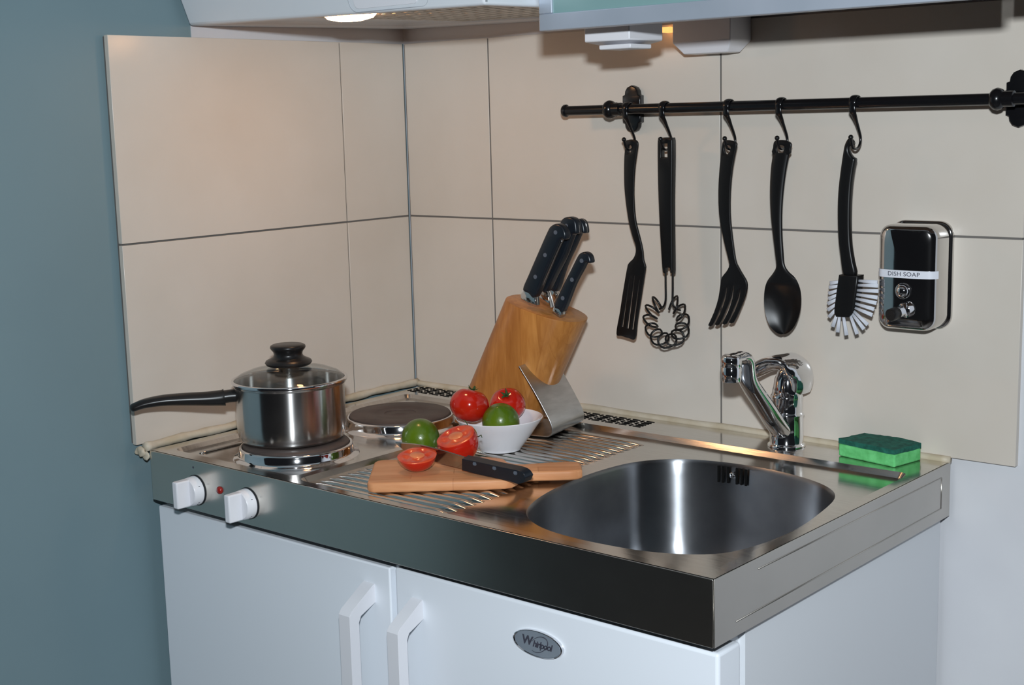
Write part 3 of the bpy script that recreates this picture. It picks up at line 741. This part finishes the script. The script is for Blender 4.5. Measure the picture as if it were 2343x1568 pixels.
# ================================================================== TAP
TX, TY = .7765, -.043
tp = thing('kitchen_tap', (TX, TY, 0), 'chrome single lever kitchen tap behind the sink', 'tap')
bm = bmesh.new(); lathe(bm, [(.0,.0003),(.0265,.0003),(.0265,.003),(.0245,.0045),(.0235,.006),(.0235,.044),(.0242,.0455),(.0242,.048),(.0228,.0495),(.0222,.052),(.0222,.069),(.0225,.070),(.0225,.0735),(.0212,.075),(.0205,.078),(.0195,.084),(.0160,.092),(.008,.097),(0,.098)], TX, TY, 0, 64)
tbody = obj('tap_body', bm, CHROME, tp, 60)
# spout
A0 = Vector((TX, TY, .040)); 
tipn = at(1672, 826, 'y', -.205)
path = catmull([(TX+.0,TY-.004,.020),(TX,TY-.026,.034),(TX-.0005,TY-.065,.072),(TX-.001,TY-.105,.113),(tipn.x+.0005,-.172,tipn.z-.002),(tipn.x,-.188,tipn.z+.0020),(tipn.x,-.203,tipn.z+.0020)], 6)
n = len(path)
wid = [.0165-.0035*min(1,i/n*1.2) for i in range(n)]; hgt = [.0150-.0085*min(1,i/(n*.8)) for i in range(n)]
bm = bmesh.new(); tube(bm, path, wid, 20, flat=hgt, up=(0,.55,.83)); spt = obj('spout', bm, CHROME, tp, 60)
bm = bmesh.new(); tz = tipn.z
lathe(bm, [(0,.0085),(.010,.0080),(.0132,.0055),(.0138,.002),(.0138,-.0065),(.0128,-.0075),(.0128,-.0085),(.0135,-.0095),(.0128,-.027),(.0118,-.028),(.0105,-.028),(.0105,-.024),(0,-.024)], tipn.x, -.203, tz, 40)
obj('spout_nozzle', bm, CHROME, spt, 60)
# lever: a hollow loop sweeping up and over from the cartridge
bm = bmesh.new()
def lever():
    # rear/right sweep down to the collar, crown on top, nose towards the left
    P = [(TX+.020,TY+.004,.078),(TX+.0225,TY+.002,.096),(TX+.018,TY-.002,.112),(TX+.004,TY-.010,.1225),(TX-.016,TY-.022,.1195),(TX-.036,TY-.036,.107),(TX-.048,TY-.044,.097)]
    Q = catmull(P, 6); n = len(Q)
    R = [(.0175+.0065*math.sin(PI*min(1,i/n*1.1)))*(1-.45*max(0,(i/n-.55)/.45)**1.6) for i in range(n)]
    F = [.0050+.0062*math.sin(PI*i/n) for i in range(n)]
    tube(bm, Q, F, 20, flat=R, up=(.25,-.97,0) if False else (.3,.95,0))
lever(); lv = obj('lever', bm, CHROME, tp, 60)
bm = bmesh.new(); lathe(bm, [(.0,.128),(.006,.1265),(.0135,.119),(.0185,.107),(.0205,.093),(.0205,.080),(.019,.078)], TX+.002, TY-.001, -.010, 40)
for v in bm.verts:
    pass
obj('lever_dome', bm, CHROME, lv, 180)
# ================================================================== SPONGE
s0 = at(1930,1040,'z',0); s1 = at(2055,1068,'z',0)
sg = thing('scouring_sponge', (.9145,-.034,0), 'green kitchen sponge with a dark scouring top, lying beside the tap', 'sponge')
def slab(z0, z1, w, d, amp, wav=0):
    bm = bmesh.new(); nx, ny = 14, 10; ang = math.radians(-11)
    bmesh.ops.create_grid(bm, x_segments=nx, y_segments=ny, size=.5)
    top_f = list(bm.faces)
    r = bmesh.ops.extrude_face_region(bm, geom=top_f)
    up = set(g for g in r['geom'] if isinstance(g, bmesh.types.BMVert))
    for v in bm.verts:
        x, y = v.co.x*w, v.co.y*d; z = z1 if v in up else z0
        z += wav*math.sin(v.co.x*5+.8)*(v.co.y+.4)
        c, s = math.cos(ang), math.sin(ang)
        v.co = Vector((.9145+x*c-y*s, -.036+x*s+y*c, z)) + (Vector(noise.noise_vector(Vector((x, y, z))*120))*amp)
    return bm
def clampz(bm, zmin):
    for v in bm.verts: v.co.z = max(v.co.z, zmin)
    return bm
bev(obj('foam', clampz(slab(.0003,.0175,.092,.058,.0004), .0002), SPGREEN, sg, 50), .002, 2, 60)
obj('scouring_pad', slab(.0178,.0245,.092,.058,.0009,.0016), SCOUR, sg, 50)
# ================================================================== SAUCEPAN
PXc, PYc = .1915, -.4540
pn = thing('saucepan', (PXc, PYc, .0145), 'stainless steel saucepan with a glass lid on the front hotplate', 'saucepan')
bm = bmesh.new()
lathe(bm, [(0,.0148),(.070,.0148),(.0745,.0158),(.0765,.0185),(.0765,.0215),(.0772,.023),(.0785,.029),(.0790,.040),(.0795,.0955),(.0815,.0965),(.0822,.0985),(.0812,.0995),(.0785,.0990),(.0778,.040),(.0765,.028),(.070,.020),(0,.019)], PXc, PYc, 0, 96)
body = obj('pan_body', bm, POTM, pn, 35)
lid = bmesh.new()
lathe(lid, [(.079,.1020),(.072,.1085),(.058,.1140),(.040,.1180),(.020,.1198),(.0105,.1202),(.0105,.1214),(.020,.1212),(.040,.1194),(.058,.1156),(.0725,.1098),(.080,.1032)], PXc, PYc, 0, 96)
ld = obj('glass_lid', lid, GLASS, pn, 180)
bm = bmesh.new(); lathe(bm, [(.0835,.0998),(.0840,.1015),(.0835,.1040),(.0815,.1048),(.0800,.1038),(.0793,.1020),(.0800,.1000),(.0815,.0994),(.0835,.0998)], PXc, PYc, 0, 96)
obj('lid_rim', bm, CHROME, ld, 180)
bm = bmesh.new(); lathe(bm, [(0,.112),(.0135,.112),(.0145,.114),(.0145,.1225),(.010,.123),(0,.123)], PXc, PYc, 0, 48); obj('knob_washer', bm, CHROME, ld, 40)
bm = bmesh.new(); lathe(bm, [(0,.1215),(.026,.1215),(.0318,.1235),(.0342,.1270),(.0325,.1300),(.0270,.1325),(.0218,.1355),(.0205,.1390),(.0215,.1430),(.0245,.1465),(.0258,.1490),(.0252,.1515),(.0225,.1530),(0,.1533)], PXc, PYc, 0, 48)
obj('lid_knob', bm, BAKE, ld, 60)
dh = Vector((-.127,-.178,0)).normalized()
pth = lambda r, z: Vector((PXc+dh.x*r, PYc+dh.y*r, z))
bm = bmesh.new()
tube(bm, [pth(.0775,.083), pth(.088,.083), pth(.100,.082)], [.0105,.0105,.0105], 16, flat=[.0095,.0095,.0095])
gd = obj('handle_ferrule', bm, BAKE, pn, 40)
bm = bmesh.new()
Pp = [pth(.094,.0815), pth(.100,.0812), pth(.120,.0815), pth(.150,.0830), pth(.180,.0835), pth(.205,.0810), pth(.219,.0770), pth(.226,.0745)]
Q = catmull(Pp, 5); n = len(Q)
W = [.0105+.002*math.sin(PI*i/n) for i in range(n)]; Fh = [.0125-.0065*min(1,(i/n)*1.25) for i in range(n)]
for i in range(n-6, n):
    k = math.sqrt(max(.02, 1-((i-(n-6))/5.5)**2)) if i-(n-6) < 5.5 else .1
    W[i] *= max(k,.15); Fh[i] *= max(k,.15)
tube(bm, Q, W, 18, flat=Fh, up=(0,0,1)); obj('handle', bm, BAKE, pn, 60)
# ================================================================== KNIFE BLOCK
lean = math.radians(26.2); nx_, ty_ = Vector((.98,.2,0)).normalized(), Vector((-.2,.98,0)).normalized()
AX = (nx_*math.sin(lean)+Vector((0,0,math.cos(lean)))).normalized()
kb = thing('knife_block', (.345,-.150,0), 'leaning oval wooden knife block on a bent steel stand', 'knife block')
B0 = Vector((.3300,-.153,.0006)); LEN = .1830/math.cos(lean)
wd = nx_*math.cos(lean)-Vector((0,0,math.sin(lean)))        # across the block in the leaning plane
RA, RB = .0630, .0515
def ov(i, n=72):
    a = 2*PI*i/n; c, s = math.cos(a), math.sin(a); e = 2/2.35
    return wd*RA*abs(c)**e*(1 if c > 0 else -1) + ty_*RB*abs(s)**e*(1 if s > 0 else -1)
bm = bmesh.new(); n = 72
loB, hiB = [], []
for i in range(n):
    o_ = ov(i); p = B0+o_; t = (B0.z-p.z)/AX.z; p = p+AX*t; loB.append(bm.verts.new(p))          # flat foot
rings = [loB]
TOPC = B0+AX*LEN; topn = (nx_*math.sin(math.radians(15.3))+Vector((0,0,math.cos(math.radians(15.3))))).normalized()
def onto(p): return p+AX*((TOPC-p).dot(topn)/AX.dot(topn))
for k in (.35,.7):
    rings.append([bm.verts.new(loB[i].co.lerp(onto(TOPC+ov(i)), k)) for i in range(n)])
rings.append([bm.verts.new(onto(TOPC+ov(i))-AX*.0020) for i in range(n)])
rings.append([bm.verts.new(onto(TOPC+ov(i)*.994)-AX*.0005) for i in range(n)])
rings.append([bm.verts.new(onto(TOPC+ov(i)*.975)) for i in range(n)])
for a, b in zip(rings, rings[1:]): bridge(bm, a, b)
bm.faces.new(rings[-1]); bm.faces.new(loB[::-1])
blk = obj('wooden_block', bm, BLOCKM, kb, 40)
# stand: foot plate, bend, rising strip
O = Vector((.4590,-.141,-.0012))
prof = [(-.170,.0008),(-.05,.0008),(-.012,.0010),(-.004,.0024),(.0005,.0065),(.0018,.013),(.0005,.020),(-.0040,.030),(-.0120,.044),(-.0215,.060),(-.0330,.078),(-.0440,.094),(-.052,.106)]
pc_ = catmull([(a, 0, b) for a, b in prof], 4)
bm = bmesh.new(); hw = .0535; th = .0016; prev = None
for i, p in enumerate(pc_):
    a = pc_[max(i-1,0)]; b = pc_[min(i+1,len(pc_)-1)]; t = (b-a).normalized(); nn = Vector((-t.z,0,t.x))
    def W_(s, v, e=0):
        q = v+nn*s; return O+nx_*q.x+Vector((0,0,q.z))
    r = [bm.verts.new(W_(.0, p)-ty_*hw), bm.verts.new(W_(.0, p)+ty_*hw), bm.verts.new(W_(th, p)+ty_*hw), bm.verts.new(W_(th, p)-ty_*hw)]
    if prev:
        for k in range(4): bm.faces.new((prev[k], prev[(k+1) % 4], r[(k+1) % 4], r[k]))
    else: bm.faces.new(r)
    prev = r
bm.faces.new(prev[::-1])
bev(obj('steel_stand', bm, BRSTEEL, kb, 40), .0004, 2, 60)
# knives in the block: outline on a vertical plane, real handle thickness
def z6(L): return [(1050+a/2.851, 470+b/2.851) for a, b in L]
RIVET = mat('grey rivet', (.16,.18,.22), .4, .5)
def block_knife(label, y, ho, bo, rivets, th=.015, spine=None, name='kitchen_knife'):
    pos = at(*z6([bo[0]])[0], 'y', y)
    k = thing(name, pos, label, 'knife', 'knives in the wooden block')
    h = wall_shape('handle', [z6(ho)], y, th, HANDLE, k, .0035, 4)
    b = wall_shape('bolster', [z6(bo)], y, th*.72, POLISH, k, .0018, 2, sharp=(0,))
    if rivets:
        for r in rivets:
            bm = bmesh.new(); c = at(*z6([r])[0], 'y', y-th/2)
            lathe(bm, [(0,.0009),(.0030,.0008),(.0034,0)], n=18, M=Matrix.Translation((c.x, y-th/2+.0001, c.z)) @ RXM)
            obj('rivet', bm, RIVET, h, 60)
    if spine:
        Q = catmull([at(u, v, 'y', y) for u, v in z6(spine)], 4)
        bm = bmesh.new(); tube(bm, Q, .0011, 6); obj('tang_edge', bm, BLADE, h, 180)
    return k
block_knife('large black riveted knife in the block, nearest the left edge', -.175,
            [(433,545),(470,450),(535,300),(595,165),(618,132),(650,118),(685,130),(708,165),(714,200),(704,222),(690,215),(672,230),(640,300),(575,450),(512,598),(470,572)],
            [(431,540),(512,592),(516,650),(470,640),(418,610),(414,585)], [(630,177),(562,325),(498,467)],
            spine=[(512,592),(575,450),(640,300),(674,228)])
block_knife('large black knife in the block directly behind the left one', -.148,
            [(545,540),(600,400),(650,260),(672,140),(682,98),(710,76),(748,76),(776,100),(786,150),(784,182),(762,186),(745,210),(700,330),(640,450),(585,560),(560,560)],
            [(535,545),(588,560),(600,600),(612,665),(560,640),(520,600)], [(700,135)], spine=[(786,182),(778,120),(750,80)])
block_knife('large black knife in the block, rearmost of the tall three', -.122,
            [(600,520),(680,390),(740,240),(768,130),(776,96),(798,86),(822,104),(834,140),(836,180),(812,176),(795,190),(760,270),(700,400),(652,548),(622,556)],
            [(588,545),(640,555),(655,590),(625,665),(600,620),(590,580)], None, spine=[(836,178),(826,112),(800,88)])
block_knife('small black paring knife in the block, shortest handle at the right', -.168,
            [(634,655),(680,545),(740,425),(785,335),(805,310),(835,302),(860,318),(872,345),(874,372),(855,376),(838,372),(815,415),(760,520),(692,690),(662,676)],
            [(632,650),(690,684),(686,712),(668,726),(618,690)], [(800,362),(737,486),(677,606)], .013)
# ================================================================== BOARD
u_ = Vector((.755,.656,0)).normalized(); v_ = Vector((.656,-.755,0)).normalized(); M0 = Vector((.4205,-.5155,0))
cbd = None
BT0, BT1 = -.0026, .0110
outl = [(0,.052),(.002,.0575),(.009,.0625),(.150,.0625),(.178,.0610),(.188,.0560),(.194,.046),(.197,.034),(.205,.0275),(.216,.0250),(.262,.0258),(.273,.0240),(.280,.0180),(.281,-.016),(.275,-.0235),(.262,-.0258),(.216,-.0200),(.203,-.0175),(.192,-.0200),(.183,-.0300),(.178,-.048),(.168,-.0580),(.155,-.0625),(.012,-.0625),(.003,-.058),(0,-.050)]
bm = flat_shape('board', [outl], BT1-BT0, .0035, 3)
for v in bm.verts: v.co.z += (BT0+BT1)/2
me_o = Vector((.5356,-.4485,BT0))
bd = bpy.data.meshes.new('cutting_board'); 
bmesh.ops.recalc_face_normals(bm, faces=bm.faces); bm.to_mesh(bd); bm.free()
cbd = bpy.data.objects.new('cutting_board', bd); bd.materials.append(BOARDM); C.objects.link(cbd)
cbd.location = (M0.x, M0.y, 0); cbd.rotation_euler = (0, 0, math.atan2(u_.y, u_.x))
bd.transform(Matrix.Scale(-1, 4, (0,1,0))); bd.flip_normals()
bd.polygons.foreach_set('use_smooth', [True]*len(bd.polygons)); bd.set_sharp_from_angle(angle=math.radians(35))
setp(cbd, 'light wooden cutting board with a short handle, lying across the drainer', 'cutting board')
# ================================================================== BOWL
BWX, BWY = .4445, -.2810
bw = bmesh.new()
pr = [(0,.0026),(.026,.0026),(.0275,.0006),(.0298,.0006),(.0305,.0025),(.0335,.006),(.0450,.021),(.0560,.037),(.0622,.0460),(.0628,.0475),(.0620,.0482),(.0608,.0475),(.0545,.0385),(.0430,.0235),(.0300,.0085),(.024,.0062),(0,.0058)]
lathe(bw, pr, BWX, BWY, -.0030, 96)
setp(obj('fruit_bowl', bw, PORC, None, 50, loc=(BWX,BWY,0)), 'small white porcelain bowl holding two tomatoes and a lime', 'bowl')
# ================================================================== TOMATOES, LIMES
def tomato_bm(r, sq=.88, dimple=.16, ribs=5, ph=0):
    bm = bmesh.new(); N, Mv = 64, 40; rings = []
    for j in range(Mv+1):
        t = PI*j/Mv
        row = []
        for i in range(N):
            a = 2*PI*i/N
            R = math.sin(t)*(1+.018*math.cos(ribs*a+ph)*(.4+.6*math.sin(t)))*r
            z = math.cos(t)*r*sq - dimple*r*math.exp(-(t/.34)**2) + .05*r*math.exp(-((PI-t)/.3)**2)
            row.append((R*math.cos(a), R*math.sin(a), z))
        rings.append(row)
    V = []
    for j, row in enumerate(rings):
        if j in (0, Mv): v = bm.verts.new(row[0]); V.append([v]*N)
        else: V.append([bm.verts.new(p) for p in row])
    for a, b in zip(V, V[1:]):
        for i in range(N):
            q = []
            for v in (a[i], a[(i+1) % N], b[(i+1) % N], b[i]):
                if v not in q: q.append(v)
            bm.faces.new(q)
    return bm
def calyx_bm(r, zc):
    bm = bmesh.new()
    for k in range(5):
        a = 2*PI*k/5+.3; L = r*(.30+.08*(k % 2))
        P = [Vector((0,0,zc+.001)), Vector((math.cos(a)*L*.5, math.sin(a)*L*.5, zc+.0032)), Vector((math.cos(a+.2)*L, math.sin(a+.2)*L, zc+.0052+.001*(k % 3)))]
        tube(bm, P, [.0022,.0019,.0003], 6, flat=[.0008,.0006,.0002], up=(0,0,1))
    tube(bm, [Vector((0,0,zc-.001)), Vector((.0006,0,zc+.004)), Vector((.002,.001,zc+.0075))], [.0016,.0013,.0015], 8)
    return bm
def tomato(loc, r, rot, label, group=None):
    t = thing('tomato', loc, label, 'tomato', group)
    Mx = Matrix.Translation(loc) @ Matrix.Rotation(rot[2], 4, 'Z') @ Matrix.Rotation(rot[1], 4, 'Y') @ Matrix.Rotation(rot[0], 4, 'X')
    bm = tomato_bm(r); bm.transform(Mx); obj('tomato_flesh', bm, TOM, t, 180)
    bm = calyx_bm(r, r*.72); bm.transform(Mx); obj('calyx', bm, CALYX, t, 180)
    return t
T1 = Vector((.4050,-.3000,.0590)); T1 = at(1074, 927, 'y', -.3085)
T2 = at(1161, 926, 'y', -.2500)
L1 = at(1146, 966, 'y', -.2960)
tomato(T1, .0284, (-.25,.18,.4), 'whole red tomato at the left side of the white bowl')
tomato(T2, .0262, (.65,.05,.5), 'whole red tomato at the back of the white bowl, behind the lime')
def lime(loc, r, rot, label):
    bm = bmesh.new(); bmesh.ops.create_uvsphere(bm, u_segments=48, v_segments=32, radius=r)
    for v in bm.verts:
        t = v.co.z/r
        v.co.z *= 1.04
        if t > .93: v.co.z += r*.10*((t-.93)/.07)**1.5
        if t < -.95: v.co.z += r*.05*((-t-.95)/.05)
    Mx = Matrix.Translation(loc) @ Matrix.Rotation(rot[2], 4, 'Z') @ Matrix.Rotation(rot[1], 4, 'Y') @ Matrix.Rotation(rot[0], 4, 'X')
    bm.transform(Mx)
    return setp(obj('lime', bm, LIME, None, 180, loc=loc), label, 'lime')
lime(L1, .0268, (.5,.3,0), 'green lime in the white bowl, in front of the two tomatoes')
lime(Vector((.3850,-.3835,.0262)), .0268, (2.0,.0,.9), 'green lime lying on the drainer between the knife and the rear hotplate')
# halved tomatoes
def half(loc, r, nrm, keep, label, spin=0):
    """tomato cut by a plane whose outward normal is nrm; keep = how much of the fruit remains (-1..1)"""
    t = thing('tomato_half', loc, label, 'tomato', 'cut tomato halves on the board')
    nrm = Vector(nrm).normalized(); Mx = Matrix.Translation(loc) @ Vector((0,0,1)).rotation_difference(nrm).to_matrix().to_4x4() @ Matrix.Rotation(spin, 4, 'Z')
    bm = tomato_bm(r, .92, .0, 5)
    bmesh.ops.bisect_plane(bm, geom=bm.verts[:]+bm.edges[:]+bm.faces[:], plane_co=(0,0,keep*r), plane_no=(0,0,1), clear_outer=True)
    rad = max(math.hypot(v.co.x, v.co.y) for v in bm.verts if abs(v.co.z-keep*r) < 1e-5)
    bm.transform(Mx); obj('tomato_skin', bm, TOM, t, 180)
    bm = bmesh.new(); z = keep*r
    lathe(bm, [(0,z+.0008),(rad*.30,z+.0009),(rad*.36,z+.0003),(rad*.52,z-.0006),(rad*.68,z-.0002),(rad*.76,z+.0006),(rad*.93,z+.0006),(rad*.992,z-.0002)], n=60)
    for v in bm.verts:
        a = math.atan2(v.co.y, v.co.x); q = math.hypot(v.co.x, v.co.y)/rad
        k = (1+.018*math.cos(5*a)); v.co.x *= k; v.co.y *= k
        if .4 < q < .75: v.co.z += .0009*math.cos(5*a+.6)
    bm.transform(Mx); fl = obj('cut_face', bm, TOMF, t, 180); fl['label'] = 'moist orange red cut face'
    bm = bmesh.new(); lathe(bm, [(0,z+.0016),(rad*.27,z+.0014),(rad*.33,z+.0006)], n=40)
    for v in bm.verts: v.co.x *= 1.25
    bm.transform(Mx); obj('core', bm, CORE, fl, 180)
    return t, Mx
H1 = Vector((.4880,-.4160,.0392))
toc = (CAM-H1).normalized()
t1, Mx = half(H1, .0288, (-.02,-.40,.92), .38, 'larger cut tomato on the board with its open face up, right of the lime')
bm = bmesh.new()
tube(bm, [H1+Vector((-.004,.022,.012)), H1+Vector((-.006,.026,.020)), H1+Vector((-.010,.024,.026))], [.0008,.0007,.0005], 6)
obj('stalk', bm, CALYX, t1, 180)
bm = bmesh.new(); tube(bm, [H1+Vector((.018,.018,.006)), H1+Vector((.024,.020,.010)), H1+Vector((.029,.016,.008))], [.0008,.0007,.0005], 6)
obj('stalk', bm, CALYX, t1, 180)
H2 = at(958, 1046, 'z', .0295)
half(Vector((H2.x+.000, H2.y-.0030, .0350)), .0262, (.10,-.18,.98), -.12, 'small half tomato lying cut side up in front of the knife blade')
# ================================================================== KNIFE ON THE BOARD
kn = thing('chef_knife', (.55,-.449,.014), 'kitchen knife with a black riveted handle resting on the cutting board', 'knife')
K0 = at(1066, 1075, 'z', .0215); K1 = at(1063, 1046, 'y', K0.y-.006)
tip = at(906, 1016, 'y', -.4770)
hend = at(1209, 1094, 'y', K0.y-.004)
e1 = (K0-tip).normalized()
ed0, ed1 = at(1060,1076,'y',-.4705), at(930,1036,'y',-.4735)
def ruled(topL, botL, th, m, name, parent, k=4):
    T = catmull(topL, k); Bt = catmull(botL, k); bm = bmesh.new(); prev = None
    for i, (a, b) in enumerate(zip(T, Bt)):
        ax = (T[min(i+1,len(T)-1)]-T[max(i-1,0)]).normalized(); nn = ax.cross((b-a) if (b-a).length > 1e-6 else Vector((0,0,-1))).normalized()
        tt = th[0]; tb_ = th[1]
        r = [bm.verts.new(a+nn*tt), bm.verts.new(a-nn*tt), bm.verts.new(b-nn*tb_), bm.verts.new(b+nn*tb_)]
        if prev:
            for q in range(4): bm.faces.new((prev[q], prev[(q+1) % 4], r[(q+1) % 4], r[q]))
        else: bm.faces.new(r)
        prev = r
    bm.faces.new(prev[::-1]); return obj(name, bm, m, parent, 40)
ys = lambda u: -.4600+(.0105)*(u-906)/160
topL = [at(u, v, 'y', ys(u)) for u, v in ((905,1013),(960,1018),(1010,1030),(1063,1046))]
botL = [at(u, v, 'y', ys(u)+.006) for u, v in ((906,1016),(940,1040),(1000,1058),(1063,1075))]
ruled(topL, botL, (.0009,.0001), BLADE, 'blade', kn, 6)
yh = lambda u: -.4495+.004*(u-1063)/150
tH = [at(u, v, 'y', yh(u)) for u, v in ((1064,1046),(1100,1053),(1150,1064),(1190,1072),(1205,1079),(1211,1090))]
bH = [at(u, v, 'y', yh(u)+.003) for u, v in ((1064,1072),(1100,1081),(1145,1091),(1175,1098),(1192,1104),(1206,1102))]
h = bev(ruled(tH, bH, (.0068,.0068), HANDLE, 'handle', kn, 6), .003, 3, 30)
for (u, v) in ((1086,1061),(1131,1071),(1179,1082)):
    bm = bmesh.new(); c = at(u, v, 'y', yh(u)-.0060)
    nrm = Vector((0,-.94,.32)).normalized()
    lathe(bm, [(0,.0009),(.0026,.0008),(.0031,-.001)], n=18, M=Matrix.Translation(c) @ Vector((0,0,1)).rotation_difference(nrm).to_matrix().to_4x4())
    obj('rivet', bm, RIVET, h, 60)
# ================================================================== LIGHTS
def area(name, loc, target, power, col, sx, sy):
    l = bpy.data.lights.new(name, 'AREA'); l.energy = power; l.color = col; l.shape = 'RECTANGLE'; l.size = sx; l.size_y = sy
    o = bpy.data.objects.new(name, l); o.location = loc; o.rotation_euler = (Vector(target)-Vector(loc)).to_track_quat('-Z', 'Y').to_euler(); C.objects.link(o)
    return o
area('camera_flash', CAM+Vector((0,0,.165)), (.75,-.10,.20), 31, (.87,.945,1.0), .060, .040)
w = bpy.data.worlds.new('World'); bpy.context.scene.world = w; w.use_nodes = True
w.node_tree.nodes['Background'].inputs['Color'].default_value = (.035,.038,.045,1); w.node_tree.nodes['Background'].inputs['Strength'].default_value = .25
# ================================================================== CAMERA
cd = bpy.data.cameras.new('Camera'); co = bpy.data.objects.new('Camera', cd); C.objects.link(co)
cd.sensor_width = 36; cd.sensor_fit = 'HORIZONTAL'; cd.lens = FPX/2343*36; cd.clip_start = .01
M3 = Matrix((RX, UX, -FX)).transposed()
co.matrix_world = Matrix.Translation(CAM) @ M3.to_4x4()
bpy.context.scene.camera = co
sc = bpy.context.scene
sc.view_settings.view_transform = 'Standard'; sc.view_settings.look = 'None'; sc.view_settings.gamma = 1; sc.view_settings.exposure = 0; sc.view_settings.use_curve_mapping = False
# lift the whole place so that the floor is at zero
for o in list(C.objects):
    if o.parent is None: o.location.z += LIFT
